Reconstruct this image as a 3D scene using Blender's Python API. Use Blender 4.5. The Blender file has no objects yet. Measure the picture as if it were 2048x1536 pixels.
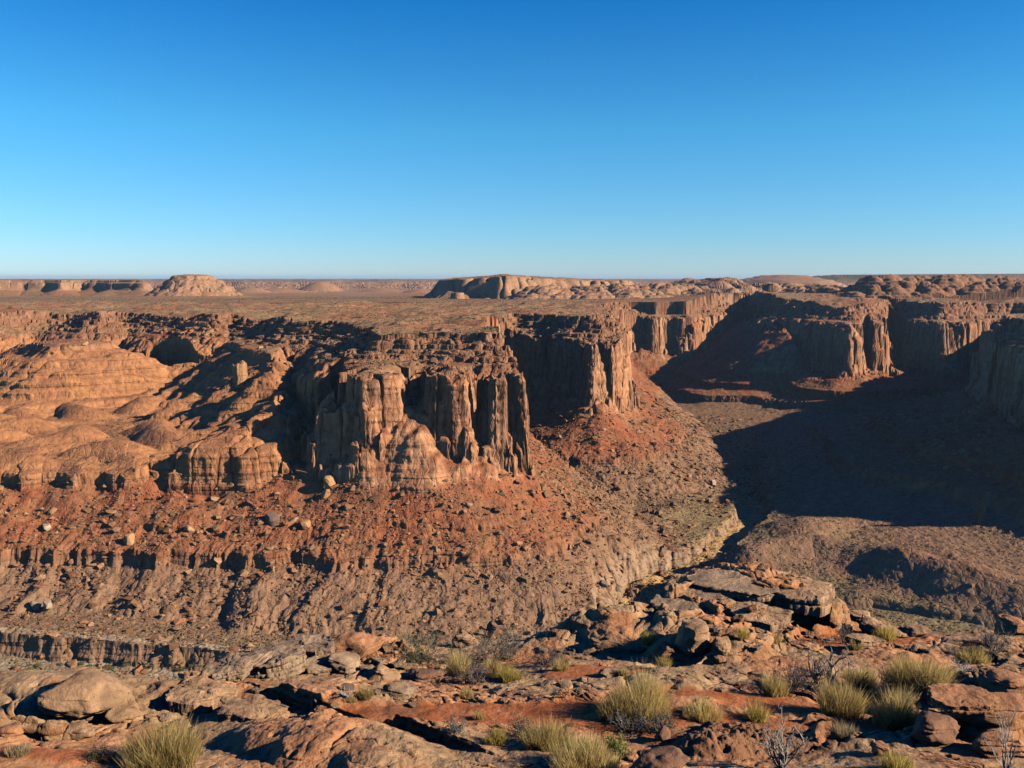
import bpy, math, random
import numpy as np
from mathutils import Vector

# ------------------------------------------------------------------ camera, sky, sun, exposure
SC = bpy.context.scene
COL = SC.collection
F_PX, HORIZON = 1750.0, 556.0                       # focal length in photo pixels (2048 wide), eye-level row
PITCH = math.atan((768 - HORIZON) / F_PX)
cam_d = bpy.data.cameras.new('camera')
cam_d.sensor_width = 36.0
cam_d.lens = 36.0 * F_PX / 2048
cam_d.clip_start, cam_d.clip_end = 0.1, 120000
cam = bpy.data.objects.new('camera', cam_d)
COL.objects.link(cam)
cam.location = (0, 0, 0)
cam.rotation_euler = (math.pi / 2 - PITCH, 0, 0)
SC.camera = cam

SUN_EL, SUN_BACK = math.radians(25.5), math.radians(14)
sdir = Vector((math.cos(SUN_EL) * math.cos(SUN_BACK), -math.cos(SUN_EL) * math.sin(SUN_BACK), math.sin(SUN_EL)))
sun_d = bpy.data.lights.new('sun', 'SUN')
sun_d.energy = 5.0
sun_d.angle = math.radians(0.5)
sun_d.color = (1.0, 0.87, 0.67)
sun = bpy.data.objects.new('sun', sun_d)
COL.objects.link(sun)
sun.rotation_euler = sdir.to_track_quat('Z', 'Y').to_euler()

world = bpy.data.worlds.new('World')
SC.world = world
world.use_nodes = True
wn, wl = world.node_tree.nodes, world.node_tree.links
sky = wn.new('ShaderNodeTexSky')
sky.sky_type = 'NISHITA'
sky.sun_disc = False
sky.sun_elevation = SUN_EL
sky.sun_rotation = math.atan2(sdir.x, sdir.y)
sky.altitude = 1500
sky.air_density, sky.dust_density, sky.ozone_density = 1.0, 0.25, 2.0
tc = wn.new('ShaderNodeTexCoord'); sx = wn.new('ShaderNodeSeparateXYZ'); wl.new(tc.outputs['Generated'], sx.inputs[0])
mr = wn.new('ShaderNodeMapRange'); mr.inputs[1].default_value = 0.0; mr.inputs[2].default_value = 0.4      # grade of the clear desert air by height
wl.new(sx.outputs['Z'], mr.inputs[0])
rmp = wn.new('ShaderNodeValToRGB'); wl.new(mr.outputs[0], rmp.inputs[0])
stops = [(0.0, (0.46, 0.60, 0.86)), (0.12, (0.36, 0.63, 0.87)), (0.40, (0.22, 0.70, 0.92)), (0.72, (0.06, 0.54, 0.94)), (0.80, (0.03, 0.47, 0.92)), (1.0, (0.0, 0.20, 0.60))]
el = rmp.color_ramp.elements
while len(el) < len(stops): el.new(0.5)
for e, (p, c) in zip(el, stops): e.position = p; e.color = (*c, 1)
gm = wn.new('ShaderNodeVectorMath'); gm.operation = 'MULTIPLY'; wl.new(sky.outputs[0], gm.inputs[0]); wl.new(rmp.outputs[0], gm.inputs[1])
wl.new(gm.outputs[0], wn['Background'].inputs[0])
wn['Background'].inputs[1].default_value = 0.095
SC.view_settings.view_transform = 'Standard'
SC.view_settings.look = 'None'
SC.view_settings.gamma = 1
SC.view_settings.exposure = 0.8
SC.cycles.max_bounces = 4
SC.cycles.diffuse_bounces = 0

# ------------------------------------------------------------------ projection helpers
CP, SP = math.cos(PITCH), math.sin(PITCH)
def ray(px, py):
    u, v = (px - 1024) / F_PX, (768 - py) / F_PX
    return np.array([u, CP + v * SP, -SP + v * CP])
def atY(px, py, Y):
    d = ray(px, py); return d * (Y / d[1])
def atZ(px, py, z):
    d = ray(px, py); return d * (z / d[2])
def plan(px, Y, z=-66.0):
    return ((px - 1024) / F_PX * (Y * CP - z * SP), Y)
def F(a): return np.asarray(a, np.float32)
def sstep(a, b, x):
    t = np.clip((x - a) / (b - a), 0, 1); return t * t * (3 - 2 * t)
def lerp(a, b, t): return a + (b - a) * t

# ------------------------------------------------------------------ vectorised noise
_rng = np.random.RandomState(7)
PERM = _rng.permutation(4096).astype(np.int32)
GA = _rng.rand(4096) * 2 * np.pi
GX, GY = np.cos(GA).astype(np.float32), np.sin(GA).astype(np.float32)
_g3 = _rng.randn(4096, 3); _g3 /= np.linalg.norm(_g3, axis=1)[:, None]
G3 = _g3.astype(np.float32)
RND = _rng.rand(4096).astype(np.float32)
RND2 = _rng.rand(4096).astype(np.float32)
def _h(ix, iy, s): return PERM[(PERM[(ix + s * 131) & 4095] + iy) & 4095]
def perlin(x, y, s=0):
    x, y = F(x), F(y)
    fx, fy = np.floor(x), np.floor(y)
    ix, iy = fx.astype(np.int32), fy.astype(np.int32)
    x, y = x - fx, y - fy
    u, v = x * x * x * (x * (x * 6 - 15) + 10), y * y * y * (y * (y * 6 - 15) + 10)
    def g(dx, dy):
        h = _h(ix + dx, iy + dy, s); return GX[h] * (x - dx) + GY[h] * (y - dy)
    a, b, c, d = g(0, 0), g(1, 0), g(0, 1), g(1, 1)
    return 1.45 * lerp(lerp(a, b, u), lerp(c, d, u), v)
def perlin3(x, y, z, s=0):
    x, y, z = F(x), F(y), F(z)
    fx, fy, fz = np.floor(x), np.floor(y), np.floor(z)
    ix, iy, iz = fx.astype(np.int32), fy.astype(np.int32), fz.astype(np.int32)
    x, y, z = x - fx, y - fy, z - fz
    u, v, w = [t * t * t * (t * (t * 6 - 15) + 10) for t in (x, y, z)]
    def g(dx, dy, dz):
        h = PERM[(_h(ix + dx, iy + dy, s) + iz + dz) & 4095]
        gr = G3[h]; return gr[..., 0] * (x - dx) + gr[..., 1] * (y - dy) + gr[..., 2] * (z - dz)
    r0 = lerp(lerp(g(0, 0, 0), g(1, 0, 0), u), lerp(g(0, 1, 0), g(1, 1, 0), u), v)
    r1 = lerp(lerp(g(0, 0, 1), g(1, 0, 1), u), lerp(g(0, 1, 1), g(1, 1, 1), u), v)
    return 1.3 * lerp(r0, r1, w)
def fbm(x, y, o=4, s=0, gain=0.5, lac=2.03):
    r, a, t = 0, 1.0, 0
    for i in range(o):
        r = r + a * perlin(x, y, s + i * 7); t += a
        a *= gain; x, y = x * lac + 3.7, y * lac + 1.3
    return r / t * 1.2
def billow(x, y, o=3, s=0, gain=0.5):
    r, a, t = 0, 1.0, 0
    for i in range(o):
        r = r + a * np.abs(perlin(x, y, s + i * 5)); t += a; a *= gain; x, y = x * 2.1, y * 2.1
    return r / t * 1.6
def crease(x, y, s=0, p=3):                          # 1 on sharp narrow lines, 0 on rounded swells
    return np.clip(1 - 1.7 * np.abs(perlin(x, y, s)), 0, 1) ** p
def worley(x, y, s=0):                               # F1, F2, id of the nearest cell
    x, y = F(x), F(y)
    fx, fy = np.floor(x), np.floor(y)
    ix, iy = fx.astype(np.int32), fy.astype(np.int32)
    f1 = np.full(x.shape, 9, np.float32); f2 = f1.copy(); idn = np.zeros(x.shape, np.int32)
    for dx in (-1, 0, 1):
        for dy in (-1, 0, 1):
            h = _h(ix + dx, iy + dy, s)
            d = (fx + dx + RND[h] - x) ** 2 + (fy + dy + RND2[h] - y) ** 2
            m = d < f1
            f2 = np.where(m, f1, np.minimum(f2, d)); f1 = np.where(m, d, f1); idn = np.where(m, h, idn)
    return np.sqrt(f1), np.sqrt(f2), RND[idn]
def terrace(z, step, sharp, off=0.0):                # staircase of ledges; sharp 0..1
    t = (z + off) / step
    k = np.floor(t); f = t - k
    g = np.clip((f - 0.5 * sharp) / (1 - sharp + 1e-3), 0, 1) if sharp < 1 else f
    return (k + g) * step - off

# ------------------------------------------------------------------ plan outlines of the mesas
def spline(pts, step):
    P = np.array(pts, float); n = len(P); out = []
    for i in range(n):
        p0, p1, p2, p3 = P[i - 1], P[i], P[(i + 1) % n], P[(i + 2) % n]
        L = np.linalg.norm(p2 - p1); k = max(1, int(L / step)) if L < 500 else 3
        for t in np.arange(k) / k:
            q = 0.5 * ((2 * p1) + (-p0 + p2) * t + (2 * p0 - 5 * p1 + 4 * p2 - p3) * t * t + (-p0 + 3 * p1 - 3 * p2 + p3) * t ** 3)
            lin = p1 + (p2 - p1) * t
            out.append(0.5 * q + 0.5 * lin if L < 500 else lin)
    return np.array(out)
class Field:                                          # signed distance to an outline (negative inside) with the nearest rim point
    def __init__(self, pts, step=14, box=(-1000, 1000, 330, 2100), cell=3.5):
        P = spline(pts, step)
        self.x0, x1, self.y0, y1 = box; self.c = cell
        gx = np.arange(self.x0, x1, cell, dtype=np.float32); gy = np.arange(self.y0, y1, cell, dtype=np.float32)
        X, Y = np.meshgrid(gx, gy)
        best = np.full(X.shape, 1e12, np.float32); qx = np.zeros_like(X); qy = np.zeros_like(X); ins = np.zeros(X.shape, bool)
        for (ax, ay), (bx, by) in zip(P, np.roll(P, -1, 0)):
            dx, dy = bx - ax, by - ay; L2 = dx * dx + dy * dy + 1e-9
            t = np.clip(((X - ax) * dx + (Y - ay) * dy) / L2, 0, 1)
            ex, ey = ax + t * dx, ay + t * dy
            d = (X - ex) ** 2 + (Y - ey) ** 2
            m = d < best
            best[m] = d[m]; qx[m] = ex[m]; qy[m] = ey[m]
            if ay != by:
                c = ((ay > Y) != (by > Y)) & (X < (bx - ax) * (Y - ay) / (by - ay) + ax)
                ins ^= c
        d = np.sqrt(best); d[ins] *= -1
        self.g = np.stack([d, qx, qy], -1).astype(np.float32)
    def __call__(self, x, y, n=1):
        H, W = self.g.shape[:2]
        fx = np.clip((x - self.x0) / self.c, 0, W - 1.001); fy = np.clip((y - self.y0) / self.c, 0, H - 1.001)
        ix, iy = fx.astype(np.int32), fy.astype(np.int32); fx, fy = fx - ix, fy - iy
        g = self.g[..., :n]
        r = [lerp(lerp(g[iy, ix, k], g[iy, ix + 1, k], fx), lerp(g[iy + 1, ix, k], g[iy + 1, ix + 1, k], fx), fy) for k in range(n)]
        return r[0] if n == 1 else r

MAIN = [plan(*p) for p in [(-600, 1000), (-150, 940), (0, 960), (60, 925), (105, 862), (160, 868), (215, 885), (240, 960), (300, 1000), (400, 985),
        (455, 905), (480, 855), (520, 790), (560, 745), (620, 700), (640, 640), (628, 612), (640, 596), (672, 604), (700, 590), (728, 584), (760, 594),
        (800, 598), (818, 628), (838, 636), (856, 608), (880, 596), (905, 591), (928, 594), (940, 614), (955, 620), (968, 602), (1000, 604), (1022, 622), (1018, 645),
        (1010, 690), (992, 760), (975, 860), (985, 965), (1015, 985), (1070, 962), (1125, 932), (1168, 902), (1184, 884), (1208, 888), (1228, 902), (1246, 928), (1254, 955),
        (1250, 1010), (1236, 1100), (1222, 1250), (1222, 1400), (1240, 1480), (1275, 1520), (1310, 1500), (1345, 1515), (1375, 1500), (1410, 1530), (1440, 1600),
        (1470, 1700), (1500, 1800)]] + [(1500, 2600), (-1500, 2600)]
CAP = [plan(p[0], p[1], -44) for p in [(-400, 1010), (-100, 1000), (60, 1080), (130, 1090), (205, 1035), (240, 1100), (300, 1060), (370, 1000), (430, 960), (470, 990),
        (540, 930), (600, 860), (660, 850), (700, 800), (735, 740), (760, 692), (830, 690), (900, 682), (950, 676), (985, 668), (1000, 690), (1000, 800),
        (1000, 960), (1030, 1060), (1100, 1010), (1155, 955), (1200, 950), (1228, 972), (1232, 1030), (1222, 1120), (1205, 1300), (1206, 1450), (1240, 1540), (1290, 1570),
        (1370, 1580), (1410, 1640), (1440, 1760), (1480, 1900)]] + [(1500, 2600), (-1500, 2600)]
BENCH = [plan(p[0], p[1], -134) for p in [(-500, 600), (-60, 590), (0, 592), (60, 585), (110, 596), (150, 588), (200, 597), (260, 588), (310, 596), (350, 586), (400, 590), (470, 584),
        (540, 590), (590, 592), (630, 598), (670, 620), (720, 700), (700, 1000), (-500, 1000)]]
EAST = [plan(*p) for p in [(1480, 1900), (1500, 1720), (1515, 1580), (1540, 1460), (1580, 1385), (1620, 1325), (1655, 1285), (1688, 1255), (1705, 1265), (1712, 1330), (1728, 1335), (1742, 1290),
        (1758, 1290), (1768, 1360), (1772, 1480), (1800, 1420), (1840, 1350), (1882, 1290), (1900, 1285), (1925, 1320), (1950, 1330), (1985, 1370), (2040, 1330), (2090, 1220), (2040, 1100),
        (1990, 1010)]] + [(518, 968), (500, 900), (486, 830), (474, 750), (468, 690), (482, 640), (540, 600), (720, 580), (1300, 580), (1900, 2600), (700, 2600)]
ECAP = [plan(p[0], p[1], -44) for p in [(1500, 1900), (1525, 1700), (1550, 1560), (1590, 1460), (1640, 1380), (1690, 1340), (1745, 1370), (1785, 1530), (1840, 1430), (1890, 1365), (1960, 1410), (2060, 1400),
        (2110, 1250), (2070, 1110), (2020, 1030)]] + [(548, 980), (535, 880), (525, 760), (515, 690), (540, 645), (620, 620), (760, 610), (1300, 610), (1900, 2600), (700, 2600)]
TALUS = [plan(p[0], p[1], -138) for p in [(-600, 600), (-60, 600), (300, 597), (560, 594), (730, 590), (830, 588), (905, 590), (960, 598), (990, 622), (985, 660), (975, 760),
        (965, 880), (985, 965), (1060, 950), (1120, 920), (1168, 890), (1196, 885), (1230, 930), (1234, 1010), (1220, 1200), (1215, 1400), (1240, 1490), (1310, 1500), (1400, 1520), (1440, 1600), (1500, 1800)]] + [(1500, 2600), (-1500, 2600)]
fTAL = Field(TALUS, 25)
fMAIN, fCAP, fBENCH, fEAST, fECAP = [Field(p) for p in (MAIN, CAP, BENCH, EAST, ECAP)]

WASH = np.array([atZ(px, py, -205)[:2] for px, py in [(-300, 1345), (60, 1338), (300, 1335), (480, 1330)]] +
                [(-40, 440), (60, 470)] + [atZ(px, py, -205)[:2] for px, py in [(1290, 1168), (1390, 1128), (1420, 1105), (1450, 1082), (1495, 1045), (1508, 1015), (1488, 985), (1500, 940), (1545, 895), (1560, 872), (1500, 852), (1440, 838), (1400, 822), (1330, 800), (1290, 770)]])
def polyline_dist(P, x, y):
    best = np.full(x.shape, 1e12, np.float32)
    for (ax, ay), (bx, by) in zip(P[:-1], P[1:]):
        dx, dy = bx - ax, by - ay
        t = np.clip(((x - ax) * dx + (y - ay) * dy) / (dx * dx + dy * dy), 0, 1)
        best = np.minimum(best, (x - ax - t * dx) ** 2 + (y - ay - t * dy) ** 2)
    return np.sqrt(best)

# ------------------------------------------------------------------ the canyon's height field
P_CLIFF = ([-900, -200, -60, -10, 0, 1.0, 3.5, 6, 8, 12, 18, 24, 40, 78, 81, 84, 88, 140, 190, 300, 700],
           [-54, -56, -61, -65, -66, -72, -104, -134, -142, -160, -220, -260, -300, -340, -340, -340, -340, -340, -340, -340, -340])
P_TAL = ([-60, -20, 0, 14, 40, 78, 122, 190, 300, 700], [-122, -124, -131, -139, -154, -175, -198, -208, -213, -240])
P_FOOT = ([-40, -14, 0, 1.5, 4, 7, 10, 14, 18, 30], [-70, -84, -97, -101, -116, -129, -134, -138, -144, -260])
P_SLICK = ([-900, -200, -60, 0, 4, 12, 40, 75, 110, 150, 220, 700],
           [-52, -56, -60, -67, -74, -77, -93, -112, -126, -136, -170, -500])
P_ENEAR = ([-900, -200, -60, -10, 0, 1.5, 4, 8, 12, 18, 40, 120, 220, 300, 700], [-52, -56, -61, -65, -66, -73, -98, -114, -120, -125, -136, -164, -189, -204, -235])
P_ESLOPE = ([-900, -200, -60, 0, 40, 120, 200, 260, 700], [-50, -53, -57, -62, -88, -138, -182, -206, -235])
P_CAP = ([-900, -300, -80, -20, 0, 1, 3, 8, 11, 13, 24, 27, 40, 60, 80],
         [-46, -43, -41, -41, -42, -44, -47, -49, -51, -55, -58, -61, -66, -80, -260])
P_BENCH = ([-300, -60, -14, 0, 1.5, 4, 7, 14, 20, 40], [-122, -129, -131, -133, -139, -145, -149, -153, -165, -300])
P_EAST = ([-900, -200, -60, -10, 0, 1.5, 4, 8, 12, 18, 30, 60, 66, 70, 130, 240, 330, 700],
          [-52, -56, -61, -65, -66, -73, -100, -124, -131, -135, -141, -156, -158, -170, -186, -198, -206, -235])
def prof(P, d): return np.interp(d, P[0], P[1]).astype(np.float32)

def far_features(x, y):
    """mesas, domes and mounds standing on the plateau beyond the rims"""
    r = np.hypot(x, y)
    z = np.interp(y, [1100, 1700, 2300, 3200, 4200, 6000, 9000, 60000], [-42, -42, -50, -56, -58, -34, -30, -120]).astype(np.float32)
    z = z + sstep(250, 430, x) * np.interp(y, [1350, 1650, 2100], [0, 15, 0]).astype(np.float32)
    z = z + fbm(x / 420, y / 420, 4, 3) * np.interp(y, [1200, 2500, 6000], [2.0, 4, 14])
    pxs = x / np.maximum(y, 1) * F_PX / CP + 1024               # bearing, in photo columns
    w1 = fbm(x / 130, y / 130, 3, 11)
    # pale terraced escarpment of the far plateau
    far = np.interp(y + 700 * w1, [4200, 4600, 5000, 5600, 6300], [-62, -50, -44, -30, -24])
    far = terrace(far + 5 * fbm(x / 300, y / 300, 3, 5), 9, 0.5)
    z = np.maximum(z, np.where(y > 3900, far, -99))
    # pale domes before it
    for px, Y, rx, ry, h in [(640, 3700, 105, 130, 38), (560, 3400, 150, 90, 18), (500, 3300, 90, 80, 20), (760, 3500, 120, 90, 16), (840, 3300, 90, 90, 15)]:
        cx = plan(px, Y, -50)[0]; q = np.hypot((x - cx) / rx, (y - Y) / ry) + 0.12 * w1
        z = np.maximum(z, -60 + h * 1.25 * np.clip(1 - np.abs(q) ** 1.6, -1, 1))
    def mesa(outl, prf, warp=14, fl=6, s=0, sc=60, crest=None):
        nonlocal z
        P = np.array(outl)
        d = np.full(x.shape, 1e12, np.float32); ins = np.zeros(x.shape, bool)
        xw, yw = x + warp * fbm(x / sc / 2, y / sc / 2, 2, 31 + s), y + warp * fbm(x / sc / 2, y / sc / 2, 2, 41 + s)
        for (ax, ay), (bx, by) in zip(P, np.roll(P, -1, 0)):
            dx, dy = bx - ax, by - ay
            t = np.clip(((xw - ax) * dx + (yw - ay) * dy) / (dx * dx + dy * dy + 1e-9), 0, 1)
            d = np.minimum(d, (xw - ax - t * dx) ** 2 + (yw - ay - t * dy) ** 2)
            if ay != by: ins ^= ((ay > yw) != (by > yw)) & (xw < (bx - ax) * (yw - ay) / (by - ay) + ax)
        d = np.sqrt(d); d = np.where(ins, -d, d) + fl * crease(x / sc, y / sc, 51 + s)
        mz_ = prof(prf, d)
        if crest is not None: mz_ = np.where(mz_ > -50, mz_ - np.interp(x, [crest - 130, crest - 60, crest, crest + 60, crest + 220], [9, 5, 0, 5, 12]) * sstep(-50, -10, mz_) + 3.0 * fbm(x / 40, y / 40, 3, 64) * sstep(-50, -20, mz_), mz_)
        z = np.maximum(z, mz_)
    pl = lambda L, zz: [plan(a, b, zz) for a, b in L]
    # flat-topped mesa on the left
    mesa(pl([(-500, 2500), (-60, 2480), (60, 2560), (120, 2500), (165, 2560), (230, 2480), (285, 2440), (300, 2500), (270, 2900), (-500, 3300)], -10),
         ([-400, -20, 0, 2, 4, 14, 16, 22, 34, 100, 400], [-4, -5, -6, -11, -11, -15, -27, -34, -38, -57, -90]), 30, 8, 1, 70)
    # rounded cap-rock mound
    q = np.hypot((x - plan(388, 2200, -20)[0]) / 108, (y - 2200) / 95) + 0.15 * fbm(x / 60, y / 60, 4, 61) + 0.05 * crease(x / 26, y / 26, 62)
    mz = np.interp(q, [0, 0.25, 0.42, 0.46, 0.52, 0.62, 0.95, 1.1, 1.3, 2.4], [10, 9, 6, 4, -2, -6, -34, -43, -46, -56])
    z = np.maximum(z, mz - 3.0 * billow(x / 22, y / 22, 2, 63) * (q < 0.95))
    # central ridge with a shaded left flank and slickrock front
    mesa(pl([(905, 2080), (940, 2060), (975, 2030), (1005, 1990), (1040, 2040), (1120, 2150), (1190, 2260), (1280, 2500), (1000, 2700), (880, 2400)], 0),
         ([-300, -25, 0, 3, 16, 32, 44, 50, 70, 160], [10, 8, 4, -3, -18, -36, -47, -54, -58, -90]), 30, 16, 2, 45, plan(1008, 1990, 0)[0])
    q = np.hypot((x - plan(915, 1980, -40)[0]) / 17, (y - 1980) / 20) + 0.1 * w1
    z = np.maximum(z, -32 - np.interp(q, [0, 0.9, 1.05, 2], [0, 1, 19, 40]))
    # slickrock domes right of it
    def domes(cpx, cY, w, dep, top, base, sc, s):
        nonlocal z
        cx = plan(cpx, cY, top)[0]
        env = np.clip(1.45 - 1.1 * (np.abs((x - cx) / w) ** 3 + np.abs((y - cY) / dep) ** 3) ** (1 / 3) - 0.35 * (fbm(x / 90, y / 90, 3, s + 20) + 0.3), 0, 1)
        env = 1 - (1 - env) ** 2
        b = np.clip(np.abs(perlin(x / sc, y / sc, s)) * 1.9, 0, 1) ** 0.75
        b2 = np.clip(np.abs(perlin(x / sc * 2.3, y / sc * 2.3, s + 3)) * 1.9, 0, 1) ** 0.75; rgh = fbm(x / 14, y / 14, 3, s + 9)
        hh = base + (top - base) * env * (0.42 + 0.42 * b + 0.16 * b2)
        hh = 0.6 * hh + 0.4 * terrace(hh + 2 * rgh, 6, 0.6) + 1.6 * rgh
        z = np.where(env > 0, np.maximum(z, hh), z)
    domes(1130, 1960, 110, 130, -14, -50, 62, 71)
    domes(1230, 1980, 100, 150, -10, -48, 70, 72)
    domes(1330, 2050, 80, 150, -9, -48, 75, 73)
    domes(1420, 2180, 130, 160, 6, -46, 120, 74)
    domes(1560, 2150, 130, 130, -5, -44, 80, 75)
    domes(1420, 1830, 40, 40, -26, -46, 42, 78)
    domes(1490, 1800, 40, 36, -24, -46, 40, 79)
    domes(1630, 1900, 70, 60, -14, -40, 45, 76)
    domes(1880, 1640, 190, 140, 7, -36, 62, 77)
    domes(2120, 1640, 130, 140, 4, -36, 55, 80)
    # far dark-topped hill and skyline table
    q = np.hypot((x - plan(1580, 3600, 0)[0]) / 210, (y - 3700) / 300) + 0.1 * w1
    z = np.maximum(z, np.interp(q, [0, 0.45, 0.5, 0.85, 1.0, 1.4], [14, 11, 6, -8, -20, -60]))
    q = np.hypot((x - 2900) / 1500, (y - 4600) / 700) + 0.08 * w1
    z = np.maximum(z, np.interp(q, [0, 0.8, 0.9, 1.1, 1.4], [24, 17, 8, -10, -60]))
    # slope of the eastern bench up to the domes
    return z

def h_canyon(x, y, detail=True):
    x, y = F(x), F(y)
    r = np.hypot(x, y)
    wx, wy = 12 * fbm(x / 95, y / 95, 3, 1), 12 * fbm(x / 95, y / 95, 3, 2)
    xw, yw = x + wx * 0.7, y + wy * 0.7
    # columns and clefts of the cliffs
    jx, jy = x + 3.0 * perlin(x / 16, y / 16, 4), y + 3.0 * perlin(x / 16, y / 16, 5)
    c1, c2, c3 = crease(jx / 34, jy / 34, 21, 2.2), crease(jx / 15, jy / 15, 22, 2.2), crease(jx / 6.5, jy / 6.5, 23, 2)
    mo = sstep(-0.35, 0.45, perlin(x / 48, y / 48, 9)); mo2 = sstep(-0.3, 0.5, perlin(x / 33, y / 33, 10))
    k1, k2 = worley(jx / 21, jy / 21, 67), worley(jx / 9, jy / 9, 68)
    slot = np.clip(1 - (k1[1] - k1[0]) / 0.16, 0, 1) ** 1.5; slot2 = np.clip(1 - (k2[1] - k2[0]) / 0.2, 0, 1)
    flute = 7 * c1 * mo + 11 * (k1[2] - 0.4) * (0.5 + mo2) + 6 * slot * (0.3 + mo2) + 3.2 * (k2[2] - 0.4) * mo2 + 1.2 * slot2 * mo2
    stump = 34 * np.clip(k1[2] - 0.45, 0, 1) + 10 * np.clip(k2[2] - 0.5, 0, 1)
    # floor
    dw = polyline_dist(WASH, x + 0.6 * wx, y + 0.6 * wy)
    hill = 0.5 + 0.5 * fbm(x / 75, y / 60, 2, 13)
    zf = -203 + np.clip(dw - 14, 0, 400) * 0.035 + sstep(12, 60, dw) * (hill * 13 - 3)
    rid = np.exp(-(polyline_dist(np.array([atZ(px, py, -190)[:2] for px, py in [(1500, 1105), (1620, 1095), (1760, 1120), (1900, 1165), (2100, 1200)]]), x, y) / 22) ** 2)
    zf += rid * 16
    rv = np.array([atZ(px, py, -192)[:2] for px, py in [(1640, 1165), (1740, 1175), (1850, 1200), (1960, 1222), (2200, 1240)]])
    zf -= 24 * sstep(2, -26, y - np.interp(x, rv[:, 0], rv[:, 1]) + 4 * fbm(x / 40, y / 40, 2, 69)) * sstep(rv[0, 0] - 12, rv[0, 0] + 20, x)
    q = np.hypot((x - atZ(1615, 1040, -190)[0]) / 62, (y - atZ(1615, 1040, -190)[1]) / 34)
    zf = zf + 13 * np.exp(-q * q * 2.2)
    zf = zf + 0.5 * fbm(x / 18, y / 18, 4, 17)
    bank = dw + 6 * fbm(x / 22, y / 22, 3, 19) + 2 * fbm(x / 6, y / 6, 2, 20)
    zf = zf - 0.22 * np.clip(415 - r, 0, 400) * (x > -500) * 0.0
    # mesas
    d = fMAIN(xw, yw)
    dt, qx, qy = fTAL(xw, yw, 3)
    gx_, gy_ = qx + 9 * fbm(x / 26, y / 26, 3, 6), qy + 9 * fbm(x / 26, y / 26, 3, 8)
    gul, gul2 = billow(gx_ / 17, gy_ / 17, 2, 25), billow(gx_ / 42 + 5, gy_ / 42, 2, 26)
    tal = sstep(20, 70, dt)
    west = sstep(-130, -165, x) * sstep(1150, 1050, y)
    flow = perlin(gx_ / 7, gy_ / 7, 24) * 0.6 + perlin(gx_ / 3, gy_ / 3, 29) * 0.4
    step_w = sstep(-80, -150, x) * sstep(760, 700, y)
    dd = d + flute + 3.0 * fbm(x / 26, y / 26, 3, 27) + 24 * step_w
    zm = prof(P_CLIFF, dd)
    zm = zm - (6 * np.clip(fbm(x / 15, y / 15, 3, 28), 0, 1) + stump) * sstep(-16, -1, dd) * sstep(40, 8, dd)
    # lower tiers: split columns and slabs standing out from the wall at their own heights
    def tiers(dist, y0=None):
        out = None
        for top, off, sc, sd in ((-84, 2.5, 15, 251), (-106, 6.0, 11, 252), (-122, 9.5, 8, 253)):
            k = worley(jx / sc + sd, jy / sc * 1.15, sd)
            r2 = (k[2] * 7.13) % 1.0
            fl = 6 * c1 * mo + 9 * (k[2] - 0.45) + 3.0 * np.clip(1 - (k[1] - k[0]) / 0.14, 0, 1)
            tt_ = dist - off + fl
            zz_ = top - 15 * r2 - np.where(tt_ > 0, 13 * tt_, 0.9 * np.maximum(tt_, -14)) + 0.0
            out = zz_ if out is None else np.maximum(out, zz_)
        return out
    ztier = tiers(d + 2.0 * fbm(x / 26, y / 26, 2, 27))
    zm = np.maximum(zm, np.where(d > -9, ztier, -300))
    # rubble apron with gullies and a hard bed that crops out as a low ledge
    wl_ = sstep(-100, -180, x)
    tt = dt + tal * (3.0 * flow - 5 * (gul - 0.45)) - (8 + 12 * wl_) * sstep(45, 95, dt) * (gul2 - 0.4) + 5 * fbm(x / 30, y / 30, 4, 27)
    zt0 = prof(P_TAL, tt)
    lv = zt0 + 3.0 * fbm(x / 45, y / 45, 3, 50)
    hard = sstep(1.0, 0.2, np.abs(fbm(x / 90, y / 90, 2, 56)) * 1.2)
    hard = np.maximum(0.55 + 0.45 * hard, sstep(760, 800, y))
    zt1 = zt0 + np.interp(lv, [-190, -176, -172.6, -171.6, -164], [0, -4.0, -5.0, 3.0, 0]) * hard * (0.55 + 0.45 * wl_)
    ccx = plan(828, 606)[0]
    zt1 = zt1 - 10 * wl_ * sstep(70, 10, dt) * (0.6 + 0.8 * fbm(x / 30, y / 30, 3, 61))
    zt1 = zt1 + 30 * np.exp(-np.hypot((x - ccx + 9 * fbm(x / 18, y / 18, 2, 62)) / 30, (y - 610) / 30) ** 2)
    zt1 = zt1 + 8 * sstep(34, 2, dt) * sstep(-120, -90, x) * (0.4 + 1.2 * np.clip(fbm(x / 24, y / 24, 3, 63) + 0.5, 0, 1))
    zt1 = zt1 + np.interp(lv, [-166, -160, -158.4, -157.4, -150], [0, -1.2, -1.8, 1.5, 0]) * sstep(0.0, 0.4, fbm(x / 50, y / 50, 2, 57))
    zt1 = zt1 + (0.9 * np.abs(fbm(x / 9, y / 9, 3, 58)) + 1.5 * fbm(x / 22, y / 22, 3, 59)) * tal
    # buttresses and pinnacles along the cliff foot
    fo = d - 4 + 13 * crease(x / 24, y / 24, 30, 1.6) + 5 * crease(x / 10, y / 10, 31, 2) + 1.5 * c3 + 7 * fbm(x / 40, y / 40, 2, 32)
    zfoot = prof(P_FOOT, fo) + 20 * fbm(x / 20, y / 20, 3, 49) * sstep(25, 2, fo) - 26
    # broken top edge of the cliffs
    zm = zm - 11 * np.clip(fbm(x / 17, y / 17, 3, 28), 0, 1) * sstep(-26, -2, d) * sstep(40, 8, d)
    zm = np.maximum(zm, zfoot)
    rx_, ry_ = x * 0.86 + y * 0.5, -x * 0.5 + y * 0.86
    sl = billow(rx_ / 110 + 0.5, ry_ / 36, 2, 33, 0.35)
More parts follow.
